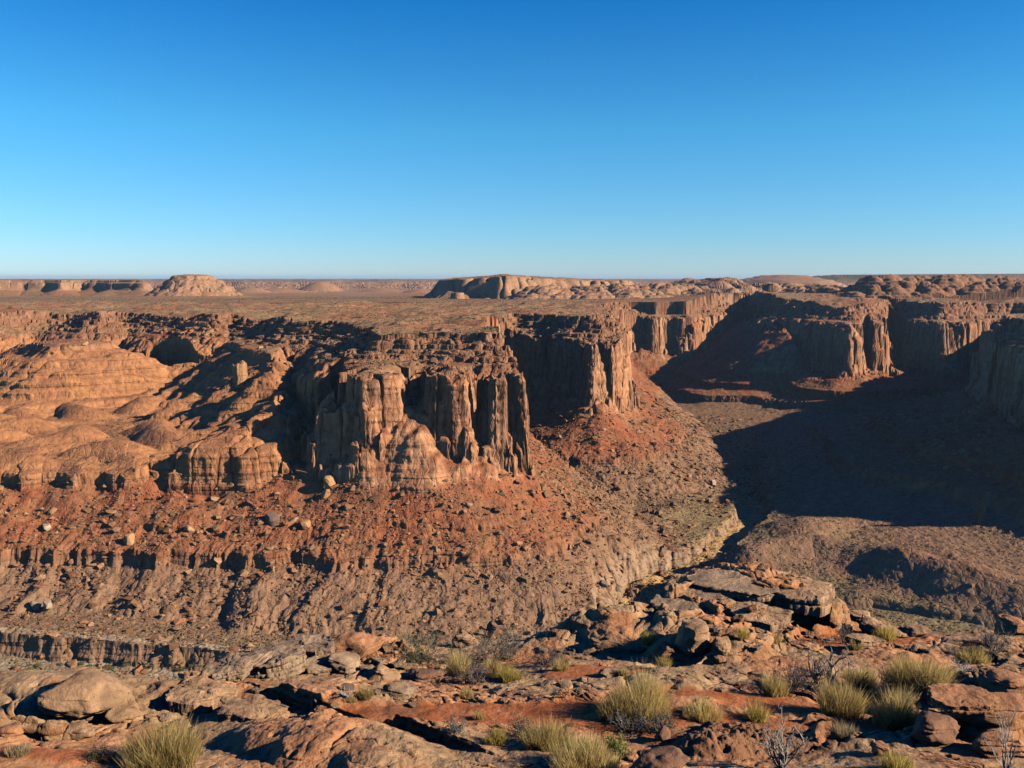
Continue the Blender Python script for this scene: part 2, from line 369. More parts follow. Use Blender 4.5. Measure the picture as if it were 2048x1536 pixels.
    ds = d + 34 * (0.5 - sl) * sstep(-10, 40, d) + 2 * c2 + 8 * fbm(x / 50, y / 50, 2, 34)
    zs = prof(P_SLICK, ds)
    zs = 0.55 * zs + 0.45 * terrace(zs + 3.0 * fbm(x / 35, y / 35, 2, 35), 8.0, 0.7) + 0.8 * fbm(x / 16, y / 16, 3, 54)
    dc = fCAP(xw + 6 * fbm(x / 22, y / 22, 3, 36), yw + 6 * fbm(x / 22, y / 22, 3, 37)) + 5 * c2 + 2 * c3 + 5 * c1
    zC = prof(P_CAP, dc) - 15 * np.clip(lerp(dd, d - 30, west), 0, 40)
    db = fBENCH(xw, yw)
    dbb = db - 3 + 0.9 * flute
    zs = np.minimum(zs, np.interp(dbb + 6 * c1, [-90, -25, -6, 0, 2.5, 6, 9], [-60, -108, -116, -121, -138, -146, -500]))
    zM = lerp(zm, zs, west)
    zB = prof(P_BENCH, dbb) + sstep(5, -25, db) * (13 * np.clip(np.abs(perlin(x / 62, y / 36, 38)) * 1.6 - 0.25, 0, 1) + 2)
    ebx, eby = 16 * fbm(x / 150, y / 150, 3, 65) * sstep(1000, 1150, y), 16 * fbm(x / 150, y / 150, 3, 66) * sstep(1000, 1150, y)
    de, ex, ey = fEAST(xw + ebx, yw + eby, 3)
    gule = billow(ex / 16, ey / 16, 2, 39)
    dE = de + 0.9 * flute * (1 - sstep(10, 30, de)) - 9 * sstep(20, 80, de) * (gule - 0.45) + 4 * sstep(20, 60, de) * flow + 3.5 * fbm(x / 26, y / 26, 3, 27)
    wsl = sstep(450, 418, x) * sstep(1240, 1330, y)
    zE = lerp(lerp(prof(P_EAST, dE), prof(P_ENEAR, dE), sstep(1150, 1080, y) * sstep(690, 800, y)), prof(P_ESLOPE, de + 8 * fbm(x / 40, y / 40, 4, 55)), wsl) - (8 * np.clip(fbm(x / 17, y / 17, 3, 40), 0, 1) + 1.2 * stump) * sstep(-16, -1, de) * sstep(40, 8, de)
    zE = np.maximum(zE, np.where((de > -9) & (wsl < 0.1), tiers(de), -300))
    lvE = zE + 3.0 * fbm(x / 45, y / 45, 3, 60)
    zE = zE + np.interp(lvE, [-192, -180, -177, -175.5, -168, -164, -160, -158.5, -150], [0, -3, -4, 4, 0, -2, -3, 3, 0]) * sstep(20, 40, de)
    dec = fECAP(xw + ebx, yw + eby) + 5 * c2 + 8 * c1
    zEC = prof(P_CAP, dec) - 15 * np.clip(dE, 0, 40)
    z = np.maximum(np.maximum(np.maximum(zM, zC), np.maximum(zB, zE)), np.maximum(zEC, zt1))
    # terraced ledges on the cap and plateau margin
    zt = terrace(z + 2.5 * fbm(x / 40, y / 40, 3, 43), 4.2, 0.72)
    m = sstep(-68, -60, z) * sstep(-36, -41, z)
    z = lerp(z, zt, 0.8 * m)
    z = z + sstep(-62, -50, z) * (7.0 * fbm(x / 75, y / 75, 4, 52) - 5.0 * np.clip(fbm(x / 120, y / 60, 3, 53) - 0.05, 0, 1)) * sstep(2400, 1500, y)
    z = np.maximum(z, zf)
    z = np.where((y > 470) & (x > -20) & (y < 960), np.minimum(z, np.interp(bank, [0, 12, 13.5, 15.5, 24, 60, 62], [-209, -208, -204, -199, -190, -150, 900]).astype(np.float32) + (10 * sstep(740, 860, y) + 40 * sstep(860, 950, y) + 5 * np.clip(fbm(x / 40, y / 40, 2, 72), 0, 1)) * (bank > 12) + 2 * fbm(x / 14, y / 14, 2, 70)), z)
    # road bench and low cliff at the lower left
    yr = np.interp(x, [-420, -330, -235, -150, -115], [476, 470, 456, 447, 446])
    t = y - yr + 2.0 * fbm(x / 25, y / 25, 3, 44)
    zr = np.interp(x, [-420, -235, -140, -110], [-191, -193, -197, -199])
    lo = np.interp(t - 5.5 * fbm(x / 16, y / 16, 4, 45), [-30, -9, -7, -4.5, -3, 3.5, 5, 9], [-13, -12, -11.5, -7, 0, 0, 1.0, 9])
    msk = sstep(-112, -128, x) * sstep(520, 500, y)
    cut = np.where(t < -3, np.minimum(z, zr + np.minimum(lo, 0)), np.where(t < 3.5, zr, np.clip(z, zr, zr + (t - 3.5) * 1.1)))
    z = np.where(t < -3, lerp(z, zr + np.minimum(lo, 0), msk), lerp(z, cut, msk))
    ff = far_features(x, y)
    z = z + sstep(-62, -50, z) * sstep(250, 430, x) * np.interp(y, [1350, 1650], [0, 15]).astype(np.float32)
    inside = np.minimum(np.minimum(d, de), 0)
    back = sstep(1150, 1500, y) * (inside < -30)
    z = np.where(back > 0, np.where(y > 1500, np.where(inside < -30, np.maximum(ff, np.where(y < 1990, z - 6, ff)), z), z), z)
    z = np.where(y > 1980, ff, z)
    if detail:
        z = z + 0.5 * fbm(x / 7, y / 7, 3, 46) * sstep(2500, 900, r)
        rough = sstep(-133, -139, z) * sstep(14, 40, np.minimum(d, de)) * sstep(-205, -198, z) * sstep(1300, 800, r)
        w = worley(x / 3.4, y / 3.4, 47)
        z = z + rough * 0.5 * np.clip(0.62 - w[0], 0, 1) * (w[2] > 0.55)
        w = worley(x / 7.5, y / 7.5, 48)
        z = z + rough * 1.2 * np.clip(0.55 - w[0], 0, 1) * (w[2] > 0.7)
    return z

# ------------------------------------------------------------------ polar grids that are finer where the ground is seen steeply
def polar_grid(hf, az, rs, bands, every=2, base=0.018):
    """bands: [(r_end, rows)] - each band of distance gets its own rows, spread by how steeply it is seen"""
    azc = az[::every]
    A, R = np.meshgrid(azc, rs, indexing='ij')
    Z = hf(R * np.sin(A), R * np.cos(A), False)
    da = np.abs(np.diff(Z / R, axis=1)); dr = np.diff(R, axis=1) / R[:, 1:]
    dz = np.abs(np.diff(Z, axis=1)) / R[:, 1:]
    w = da + 0.35 * dz + base * dr
    h = 9
    cw = np.cumsum(np.pad(w, ((h + 1, h), (0, 0)), 'edge'), 0); w = 0.5 * (cw[2 * h + 1:] - cw[:-2 * h - 1]) / (2 * h + 1) + 0.5 * w
    ker = np.hanning(11)[1:-1]; ker /= ker.sum(); hk = len(ker) // 2
    out, lo = [], 0
    for bi, (r_end, K) in enumerate(bands):
        hi = min(int(np.searchsorted(rs, r_end)), len(rs) - 1)
        c = np.concatenate([np.zeros((len(azc), 1)), np.cumsum(w[:, lo:hi], 1)], 1); c /= c[:, -1:]
        t = np.linspace(0, 1, K, endpoint=(bi == len(bands) - 1))
        rn = np.stack([np.interp(t, c[i], rs[lo:hi + 1]) for i in range(len(azc))])
        pad = np.pad(rn, ((hk, hk), (0, 0)), 'edge'); rn = sum(ker[k] * pad[k:k + len(azc)] for k in range(len(ker)))
        out.append(np.stack([np.interp(az, azc, rn[:, k]) for k in range(K)], 1)); lo = hi
    rf = np.concatenate(out, 1)
    A = np.repeat(az[:, None], rf.shape[1], 1)
    return (rf * np.sin(A)).astype(np.float32), (rf * np.cos(A)).astype(np.float32)

def grid_normals(X, Y, Z):
    P = np.stack([X, Y, Z], -1)
    N = np.cross(np.gradient(P, axis=1), np.gradient(P, axis=0))
    N /= np.linalg.norm(N, axis=-1, keepdims=True) + 1e-12
    N[N[..., 2] < 0] *= -1
    return N

def make_mesh(name, V, Fc, mat, colors=None, smooth=True):
    me = bpy.data.meshes.new(name)
    V = np.asarray(V, np.float32); Fc = np.asarray(Fc, np.int32); n, k = Fc.shape
    me.vertices.add(len(V)); me.vertices.foreach_set('co', V.ravel())
    me.loops.add(n * k); me.loops.foreach_set('vertex_index', Fc.ravel())
    me.polygons.add(n); me.polygons.foreach_set('loop_start', np.arange(n, dtype=np.int32) * k)
    me.polygons.foreach_set('use_smooth', np.full(n, smooth))
    if colors is not None:
        at = me.color_attributes.new('albedo', 'FLOAT_COLOR', 'POINT')
        c = np.ones((len(V), 4), np.float32); c[:, :colors.shape[1]] = colors
        at.data.foreach_set('color', c.ravel())
    me.update(); me.validate()
    me.materials.append(mat)
    ob = bpy.data.objects.new(name, me); COL.objects.link(ob)
    return ob
def tag(o, label, cat=None, group=None, kind=None):
    o['label'] = label
    if cat: o['category'] = cat
    if group: o['group'] = group
    if kind or cat: o['kind'] = kind or 'thing'
    return o
def split_grid(X, Y, Z, C, region, specs, mat, smooth=True):
    """one object per region of the grid's faces"""
    n, k = X.shape
    idx = np.arange(n * k).reshape(n, k)
    Q = np.stack([idx[:-1, :-1], idx[1:, :-1], idx[1:, 1:], idx[:-1, 1:]], -1).reshape(-1, 4)
    V = np.stack([X, Y, Z], -1).reshape(-1, 3); C = C.reshape(-1, C.shape[-1]); rg = region[:-1, :-1].reshape(-1)
    for i, (name, label, cat, kind) in enumerate(specs):
        q = Q[rg == i]
        if not len(q): continue
        u, inv = np.unique(q, return_inverse=True)
        tag(make_mesh(name, V[u], inv.reshape(-1, 4), mat, C[u], smooth), label, cat, None, kind)

# ------------------------------------------------------------------ materials
def rock_material(name, bump_scales, varn=0.0, strength=0.6):
    m = bpy.data.materials.new(name); m.use_nodes = True
    nt = m.node_tree; N, L = nt.nodes, nt.links
    b = N['Principled BSDF']; b.inputs['Roughness'].default_value = 0.92; b.inputs['Specular IOR Level'].default_value = 0.15
    at = N.new('ShaderNodeAttribute'); at.attribute_name = 'albedo'
    geo = N.new('ShaderNodeNewGeometry')
    def noise(scale, detail=6, stretch=None):
        t = N.new('ShaderNodeTexNoise'); t.inputs['Scale'].default_value = scale; t.inputs['Detail'].default_value = detail
        t.inputs['Roughness'].default_value = 0.65
        if stretch:
            mp = N.new('ShaderNodeMapping'); mp.inputs['Scale'].default_value = stretch
            L.new(geo.outputs['Position'], mp.inputs[0]); L.new(mp.outputs[0], t.inputs['Vector'])
        else: L.new(geo.outputs['Position'], t.inputs['Vector'])
        return t
    n1 = noise(bump_scales[0] * 0.35, 8)
    rp = N.new('ShaderNodeMapRange'); rp.inputs[1].default_value = 0.3; rp.inputs[2].default_value = 0.7; rp.inputs[3].default_value = 0.68; rp.inputs[4].default_value = 1.3
    L.new(n1.outputs[0], rp.inputs[0])
    mx = N.new('ShaderNodeMix'); mx.data_type = 'RGBA'; mx.blend_type = 'MULTIPLY'; mx.inputs[0].default_value = 1
    L.new(at.outputs['Color'], mx.inputs[6]); L.new(rp.outputs[0], mx.inputs[7])
    L.new(mx.outputs[2], b.inputs['Base Color'])
    prev = None
    for sc, dist, st in bump_scales[1]:
        t = noise(sc, 8)
        bp = N.new('ShaderNodeBump'); bp.inputs['Distance'].default_value = dist; bp.inputs['Strength'].default_value = st
        L.new(t.outputs[0], bp.inputs['Height'])
        if prev: L.new(prev.outputs[0], bp.inputs['Normal'])
        prev = bp
    if varn:
        vo = N.new('ShaderNodeTexVoronoi'); vo.feature = 'DISTANCE_TO_EDGE'; vo.inputs['Scale'].default_value = varn
        mp = N.new('ShaderNodeMapping'); mp.inputs['Scale'].default_value = (1, 1, 0.3)
        L.new(geo.outputs['Position'], mp.inputs[0]); L.new(mp.outputs[0], vo.inputs['Vector'])
        rm = N.new('ShaderNodeMapRange'); rm.inputs[2].default_value = 0.12
        L.new(vo.outputs['Distance'], rm.inputs[0])
        bp = N.new('ShaderNodeBump'); bp.inputs['Distance'].default_value = 0.6; bp.inputs['Strength'].default_value = 0.4
        L.new(rm.outputs[0], bp.inputs['Height']); L.new(prev.outputs[0], bp.inputs['Normal']); prev = bp
    L.new(prev.outputs[0], b.inputs['Normal'])
    return m
M_CAN = rock_material('canyon_rock', (0.5, [(0.12, 1.2, 0.4), (0.6, 0.6, 0.6)]), 0.22)

# ------------------------------------------------------------------ canyon mesh
def canyon_az():
    a = math.radians(31.5)
    mid = np.linspace(-a, a, 1500)
    side = np.linspace(a, math.radians(52), 160)[1:]
    return np.concatenate([-side[::-1], mid, side])
AZ = canyon_az()
RS = np.concatenate([np.linspace(180, 400, 80), np.arange(402, 1100, 1.2), np.arange(1100, 1800, 2.0), np.arange(1800, 2700, 3.5), np.geomspace(2710, 30000, 240)])
X, Y = polar_grid(h_canyon, AZ, RS, [(430, 60), (560, 200), (700, 280), (860, 160), (1000, 140), (1250, 110), (1600, 130), (2700, 170), (99999, 70)])
Z = h_canyon(X, Y)
N = grid_normals(X, Y, Z)
steep = 1 - N[..., 2]
# ledges and joints: steep rock is pushed in and out by its bedding
sp = perlin(Z / 3.1, X / 160 + 3, 81) * 1.0 + perlin(Z / 1.2, X / 90, 82) * 0.5
near = sstep(2600, 1000, np.hypot(X, Y))
bedd = terrace(perlin(Z / 5.0, X / 200 + 3, 81), 0.5, 0.75)
push = sstep(0.18, 0.5, steep) * (sp * 0.35 + 1.0 * bedd + 0.8 * perlin3(X / 9, Y / 9, Z / 22, 83) + 0.7 * perlin3(X / 3, Y / 3, Z / 5, 84)) * near
hx = N[..., 0] / (np.hypot(N[..., 0], N[..., 1]) + 1e-6); hy = N[..., 1] / (np.hypot(N[..., 0], N[..., 1]) + 1e-6)
X, Y = X + hx * push, Y + hy * push

def canyon_color(X, Y, Z, steep):
    R = np.hypot(X, Y)
    d = fMAIN(X, Y); de = fEAST(X, Y); dn = np.minimum(d, de); db = fBENCH(X, Y)
    n1 = fbm(X / 30, Y / 30, 4, 91); n2 = fbm(X / 6, Y / 6, 3, 92); n3 = fbm(X / 130, Y / 130, 3, 93)
    def c(r, g, b): return np.array([r, g, b], np.float32)
    talus = lerp(c(.32, .105, .048), c(.29, .135, .068), np.clip(0.5 + n1 * 1.2 + 0.5 * n2, 0, 1)[..., None])
    grey = c(.27, .17, .105)
    talus = lerp(talus, grey, (0.85 * sstep(-164, -182, Z + 8 * n1))[..., None])
    cliff = lerp(c(.46, .21, .105), c(.52, .28, .15), np.clip(0.5 + n1, 0, 1)[..., None])
    streak = np.clip(perlin(X / 4.0 + 9, Y / 4.0 + Z / 40, 94) * 1.3 + 0.7 * perlin(X / 11, Y / 11 + Z / 90, 95), 0, 1)
    cliff = lerp(cliff, c(.16, .085, .065), (0.7 * streak)[..., None])
    band = perlin(Z / 2.6, X / 300, 96)
    cliff = cliff * (1 + 0.16 * band)[..., None]
    slick = lerp(c(.47, .225, .10), c(.33, .145, .072), np.clip(0.5 + n1 + 0.4 * band, 0, 1)[..., None])
    cap = lerp(c(.26, .11, .06), c(.30, .17, .10), np.clip(0.5 + n2 + 0.5 * band, 0, 1)[..., None])
    scrub = lerp(c(.33, .20, .105), c(.25, .18, .095), np.clip(0.5 + n1 + n3, 0, 1)[..., None])
    scrub = lerp(scrub, c(.34, .145, .075), (0.9 * sstep(-0.1, 0.3, n3 + 0.6 * n2))[..., None])
    floor = lerp(c(.29, .22, .115), c(.23, .16, .08), np.clip(0.5 + n1, 0, 1)[..., None])
    pale = lerp(c(.42, .235, .14), c(.34, .2, .12), np.clip(0.5 + n1, 0, 1)[..., None])
    steepm = sstep(0.22, 0.5, steep)[..., None]
    col = talus
    col = lerp(col, cliff, (sstep(-143, -136, Z) * sstep(-40, -52, Z))[..., None] * steepm)
    west = sstep(-130, -165, X) * sstep(1150, 1050, Y) * sstep(-140, -132, Z)
    col = lerp(col, slick, (west * sstep(-66, -74, Z))[..., None])
    flat = (1 - sstep(0.05, 0.16, steep))
    col = lerp(col, scrub, (west * flat * sstep(0.05, 0.4, n3 + 0.15 + 0.4 * n2))[..., None] * 0.6)
    up = sstep(-72, -64, Z) * sstep(4, -4, dn)
    col = lerp(col, lerp(scrub, cap, sstep(0.03, 0.2, steep)[..., None]), up[..., None])
    fl = sstep(0.35, 0.15, steep) * sstep(-192, -200, Z + 3 * n1) * sstep(110, 150, np.minimum(dn, db + 50))
    col = lerp(col, floor, fl[..., None])
    dw = polyline_dist(WASH, X, Y)
    col = lerp(col, c(.34, .225, .145), (sstep(30, 20, dw) * sstep(0.15, 0.35, steep) * (X > -20) * sstep(-186, -190, Z))[..., None])
    col = lerp(col, lerp(c(.36, .28, .19), c(.52, .33, .14), sstep(-60, 60, X)[..., None]), (sstep(17, 12, dw + 4 * n2) * (Z < -199) * sstep(0.3, 0.1, steep))[..., None])
    # strip of dirt road
    yr = np.interp(X, [-420, -330, -235, -150, -115], [476, 470, 456, 447, 446])
    onr = sstep(4, 2.5, np.abs(Y - yr)) * (X < -112) * sstep(0.2, 0.08, steep)
    col = lerp(col, c(.40, .29, .20), onr[..., None])
    farm = sstep(1650, 1800, Y)
    fz = lerp(scrub, pale, np.maximum(sstep(0.03, 0.12, steep), sstep(3000, 3300, Y) * 0.6)[..., None])
    fz = lerp(fz, c(.10, .085, .05), (sstep(-27, -20, Z + 4 * n3) * flat * sstep(3500, 4500, Y))[..., None])
    col = lerp(col, fz, farm[..., None])
    return np.clip(np.array([.84, .80, .75], np.float32) * col * (1 + 0.16 * n2)[..., None], 0.01, 0.8).astype(np.float32)
C = canyon_color(X, Y, Z, steep)
dM_, dT_, dE_, dB_ = fMAIN(X, Y), fTAL(X, Y), fEAST(X, Y), fBENCH(X, Y)
reg = np.zeros(X.shape, int)
reg[(Z > -66) & (Y < 2000)] = 1
reg[Y >= 1990] = 2
reg[(dT_ < 125) & (Y < 800) & (X > -170) & (X < 130) & (dM_ > -75) & (Y < 760)] = 3
reg[(dT_ < 130) & (Y >= 760) & (Y < 1130) & (X < 260) & (dM_ > -75) & (X > -40)] = 4
reg[(X <= -170) & (Y < 1010) & (dT_ < 140) & (Z < -58)] = 5
reg[(dE_ < 150) & (dE_ > -60) & (Y < 1120)] = 6
reg[(dE_ < 160) & (dE_ > -60) & (Y >= 1120) & (Y < 1700)] = 7
reg[(Y > 1990) & (Y < 2360) & (np.hypot(X - plan(388, 2200, -20)[0], Y - 2200) < 130)] = 8
reg[(Y > 2300) & (Y < 3300) & (X < -880) & (Z > -56)] = 9
reg[(Y > 1900) & (Y < 2700) & (X > -160) & (X < 210) & (Z > -50)] = 10
yr_ = np.interp(X, [-420, -330, -235, -150, -115], [476, 470, 456, 447, 446])
reg[(np.abs(Y - yr_) < 3.6) & (X < -114) & (X > -430)] = 11
reg[(polyline_dist(WASH, X, Y) < 14) & (Z < -203) & (reg != 11)] = 12
split_grid(X, Y, Z, C, reg, [
    ('canyon_floor', 'brown hilly canyon floor below the buttes', 'terrain', 'structure'), ('plateau', 'flat scrubby plateau on top of the canyon rims', 'terrain', 'structure'),
    ('desert_plain', 'pale far desert plain reaching the horizon', 'terrain', 'structure'), ('butte', 'near butte with sunlit fluted cliffs over a red talus apron', 'butte', 'structure'),
    ('butte', 'farther butte prow with its left wall in shade', 'butte', 'structure'), ('slickrock_bench', 'orange slickrock bench and rubble slope left of the near butte', 'terrain', 'structure'),
    ('cliff', 'dark shaded cliff and slope at the right edge', 'cliff', 'structure'), ('cliff', 'far eastern cliffs with a shaded left flank behind the valley shadow', 'cliff', 'structure'),
    ('mound', 'rounded cap rock mound standing alone on the plain', 'hill', 'structure'), ('mesa', 'long low flat topped mesa on the left skyline', 'mesa', 'structure'),
    ('ridge', 'flat topped ridge with a dark left flank on the centre skyline', 'hill', 'structure'), ('road', 'pale dirt road winding below the rubble slope', 'road', 'structure'),
    ('wash', 'sandy dry wash winding along the canyon bottom', 'wash', 'structure')], M_CAN, False)

# ------------------------------------------------------------------ stones, as convex blocks
def hull_stone(seed, n=13, flat=1.0):
    import bmesh
    rg = np.random.RandomState(seed)
    p = rg.randn(n, 3); p /= np.linalg.norm(p, axis=1)[:, None]; p *= (0.8 + 0.35 * rg.rand(n, 1)); p[:, 2] *= flat
    bm = bmesh.new()
    for q in p: bm.verts.new(q)
    r = bmesh.ops.convex_hull(bm, input=bm.verts[:])
    bmesh.ops.delete(bm, geom=[g for g in r['geom_interior'] if isinstance(g, bmesh.types.BMVert)], context='VERTS')
    bmesh.ops.triangulate(bm, faces=bm.faces[:])
    bm.verts.index_update()
    V = np.array([v.co[:] for v in bm.verts], np.float32); Fc = np.array([[v.index for v in f.verts] for f in bm.faces], np.int32)
    bm.free(); return V, Fc
STONES = [hull_stone(i, 12 + i % 5, 0.75) for i in range(8)]
def rot_mats(n, rg, tilt=1.0):
    a = rg.rand(n) * 6.283; b = (rg.rand(n) - 0.5) * 2 * tilt; c = (rg.rand(n) - 0.5) * 2 * tilt
    ca, sa, cb, sb, cc, sc = np.cos(a), np.sin(a), np.cos(b), np.sin(b), np.cos(c), np.sin(c); o, z = np.ones(n), np.zeros(n)
    Rz = np.stack([ca, -sa, z, sa, ca, z, z, z, o], 1).reshape(n, 3, 3); Rx = np.stack([o, z, z, z, cb, -sb, z, sb, cb], 1).reshape(n, 3, 3)
    Ry = np.stack([cc, z, sc, z, o, z, -sc, z, cc], 1).reshape(n, 3, 3)
    return Rz @ Rx @ Ry
def merged_stones(P, S, Ccol, seed, protos=STONES, tilt=0.7):
    rg = np.random.RandomState(seed); n = len(P); R = rot_mats(n, rg, tilt); w = rg.randint(0, len(protos), n)
    VV, FF, CC, off = [], [], [], 0
    for k, (V, Fc) in enumerate(protos):
        m = np.where(w == k)[0]
        if not len(m): continue
        v = np.einsum('nij,vj->nvi', R[m], V) * S[m][:, None, :] + P[m][:, None, :]
        VV.append(v.reshape(-1, 3)); CC.append(np.repeat(Ccol[m], len(V), 0))
        FF.append((Fc[None] + (np.arange(len(m)) * len(V))[:, None, None] + off).reshape(-1, 3)); off += len(m) * len(V)
    return np.concatenate(VV), np.concatenate(FF), np.concatenate(CC)
M_STONE = rock_material('stone', (2.0, [(2.0, 0.15, 0.6)]))

rg = np.random.RandomState(5)
n = 260000
a = np.radians(rg.uniform(-31, 31, n)); rr = np.sqrt(rg.uniform(430 ** 2, 1250 ** 2, n))
px_, py_ = rr * np.sin(a), rr * np.cos(a)
dM, dE_, dB_ = fMAIN(px_, py_), fEAST(px_, py_), fBENCH(px_, py_)
zz = h_canyon(px_, py_)
floor_w = polyline_dist(WASH, px_, py_)
on_talus = np.minimum(np.where(dM > 12, dM, 999), np.minimum(np.where(dE_ > 12, dE_ * 1.6, 999), np.where(dB_ > 8, dB_, 999)))
prob = np.where((zz < -134) & (on_talus < 400), np.interp(on_talus, [10, 30, 90, 150, 220, 400], [0.8, 1, 1, 0.6, 0.06, 0.0]), 0)
prob = np.maximum(prob, 0.3 * ((zz > -66) & (zz < -46) & (np.abs(np.minimum(dM, dE_)) < 90)))
prob *= np.where((px_ > 150) & (py_ < 720), 0.12, 1)
prob *= np.clip(0.6 + 0.9 * fbm(px_ / 28, py_ / 28, 3, 101), 0.05, 1) * np.interp(rr, [430, 650, 900, 1250], [1, 1, 0.7, 0.4])
keep = rg.rand(n) < prob
px_, py_, zz, rr = px_[keep], py_[keep], zz[keep], rr[keep]
size = 0.42 * (1 - rg.rand(len(px_))) ** (-0.48)
size = np.clip(size, 0.4, 3.4) * np.interp(rr, [430, 1200], [0.9, 1.25])
order = np.argsort(-size / rr)
px_, py_, zz, rr, size = [q[order] for q in (px_, py_, zz, rr, size)]
tone = rg.rand(len(px_), 1)
scol = lerp(np.array([.25, .105, .05]), np.array([.33, .19, .10]), tone) * (0.6 + 0.5 * rg.rand(len(px_), 1))
sx3 = np.stack([size * rg.uniform(0.8, 1.4, len(size)), size * rg.uniform(0.8, 1.2, len(size)), size * rg.uniform(0.6, 1.1, len(size))], 1)
NB = 290
P3 = np.stack([px_, py_, zz + 0.15 * size], 1)
V, Fc, Cc = merged_stones(P3[NB:], sx3[NB:], scol[NB:], 11)
tag(make_mesh('talus_rubble', V, Fc, M_STONE, Cc, False), 'countless small broken stones strewn over the talus slopes', 'rubble', None, 'stuff')
def boulder_label(p):
    x, y, z = p
    if x < -110: return 'brown boulder lying on the rubble slope below the western bench'
    if y < 700 and x < 120: return 'orange boulder lying on the red talus apron of the near butte'
    if x < 330 and y < 1000: return 'boulder lying on the talus cone of the farther butte'
    return 'boulder lying on the slopes of the shaded eastern canyon side'
boulder_meshes = {}
for i in range(NB):
    V, Fc = STONES[i % 8]
    v = V * sx3[i]
    key = (i % 8, int(tone[i, 0] * 5))
    ob = make_mesh('boulder', v, Fc, M_STONE, np.repeat(scol[i:i + 1], len(V), 0), False)
    ob.location = P3[i]; ob.rotation_euler = (rg.uniform(-.5, .5), rg.uniform(-.5, .5), rg.uniform(0, 6))
    tag(ob, boulder_label(P3[i]), 'boulder', boulder_label(P3[i]).replace('boulder', 'boulders'))

# scrub dotted over the plateau and the canyon floor
n = 130000
a = np.radians(rg.uniform(-31, 31, n)); rr = np.exp(rg.uniform(np.log(440), np.log(2600), n))
px_, py_ = rr * np.sin(a), rr * np.cos(a)
dM, dE_ = fMAIN(px_, py_), fEAST(px_, py_)
zz = h_canyon(px_, py_); z2 = h_canyon(px_ + 2.5, py_); z3 = h_canyon(px_, py_ + 2.5)
slope = np.hypot(z2 - zz, z3 - zz) / 2.5
pr = np.where((zz > -64) & (py_ < 2600), 0.95, np.where(zz < -180, 0.8, np.where((zz > -133) & (zz < -118) & (px_ < -150), 0.5, 0.06)))
pr = pr * (slope < 0.55) * np.clip(0.45 + 1.1 * fbm(px_ / 60, py_ / 60, 3, 103), 0.08, 1)
keep = rg.rand(n) < pr
px_, py_, zz, rr = px_[keep], py_[keep], zz[keep], rr[keep]
size = rg.uniform(0.35, 0.85, len(px_)) * np.interp(rr, [440, 2600], [1, 1.5])
V, Fc, Cc = merged_stones(np.stack([px_, py_, zz + 0.3 * size], 1), np.stack([size, size, size * 0.75], 1),
                          lerp(np.array([.075, .065, .032]), np.array([.15, .125, .07]), rg.rand(len(px_), 1)), 12)
M_SCRUB = rock_material('scrub', (3.0, [(3.0, 0.2, 0.8)]))
tag(make_mesh('desert_scrub', V, Fc, M_SCRUB, Cc, False), 'countless low dark shrubs dotted over plateau and canyon floor', 'scrub', None, 'stuff')

# ------------------------------------------------------------------ the near slickrock shelf
def plane(Y): return np.interp(Y, [-30, 0, 3, 7, 60], [-1.7, -1.8, -2.6, -4.73, -14.8])
def fgp(px, py, dz=0.0):                              # where a photo pixel meets the shelf's mean slope
    d = ray(px, py); t = -d[2] / d[1]
    Y = (3.4 - dz) / (t - 0.19); return np.array([d[0] / d[1] * Y, Y])
RIM = [plan(px, Y, -6.3) for px, Y in [(-900, 12.0), (-300, 12.0), (0, 11.9), (200, 12.0), (290, 11.7), (330, 11.4), (400, 11.7), (470, 12.6), (520, 13.2), (600, 13.8), (660, 13.9), (700, 14.4), (760, 14.7),
      (850, 14.4), (950, 14.6), (1060, 14.8), (1150, 15.3), (1230, 16), (1300, 16.5), (1400, 16.8), (1500, 17), (1600, 16.8), (1650, 16.6), (1680, 16.0), (1720, 15.8), (1780, 15.7), (1850, 15.2), (1950, 15.1),
      (2048, 15.0), (2600, 15), (3200, 14)]]
RIM = RIM + [(30, -8), (-30, -8)]
fRIM = Field(RIM, 0.8, (-31, 31, -9, 30), 0.12)
LEDGE = np.array([fgp(px, py) for px, py in [(560, 1388), (640, 1400), (730, 1425), (830, 1455), (960, 1492)]])
def bump(x, y, px, Y, rx, ry, h, rot=0.0, p=2.0, wob=0.0, s=0):
    cx = plan(px, Y, -6)[0]; c, sn = math.cos(rot), math.sin(rot)
    dx, dy = x - cx, y - Y
    q = np.hypot((dx * c + dy * sn) / rx, (-dx * sn + dy * c) / ry)
    if wob: q = q * (1 + wob * fbm(x / 0.9, y / 0.9, 3, 120 + s))
    return h * np.clip(1 - q ** p, 0, 1)
def sand_mask(x, y):
    m = 0
    for px, py, rx, ry in [(880, 1420, 1.5, .42), (1100, 1425, 1.4, .38), (1250, 1440, .8, .4), (1180, 1345, .8, .45), (1720, 1285, 1.3, .7), (1600, 1265, .5, .3), (1330, 1470, .35, .3), (1740, 1450, .9, .25), (1560, 1410, .9, .25), (1450, 1395, 0.9, .25), (90, 1500, .8, .2), (1500, 1440, .7, .2)]:
        c = fgp(px, py); q = np.hypot((x - c[0]) / rx, (y - c[1]) / ry) + 0.35 * fbm(x / 0.7, y / 0.7, 3, 130)
        m = np.maximum(m, sstep(1.15, 0.8, q))
    return m
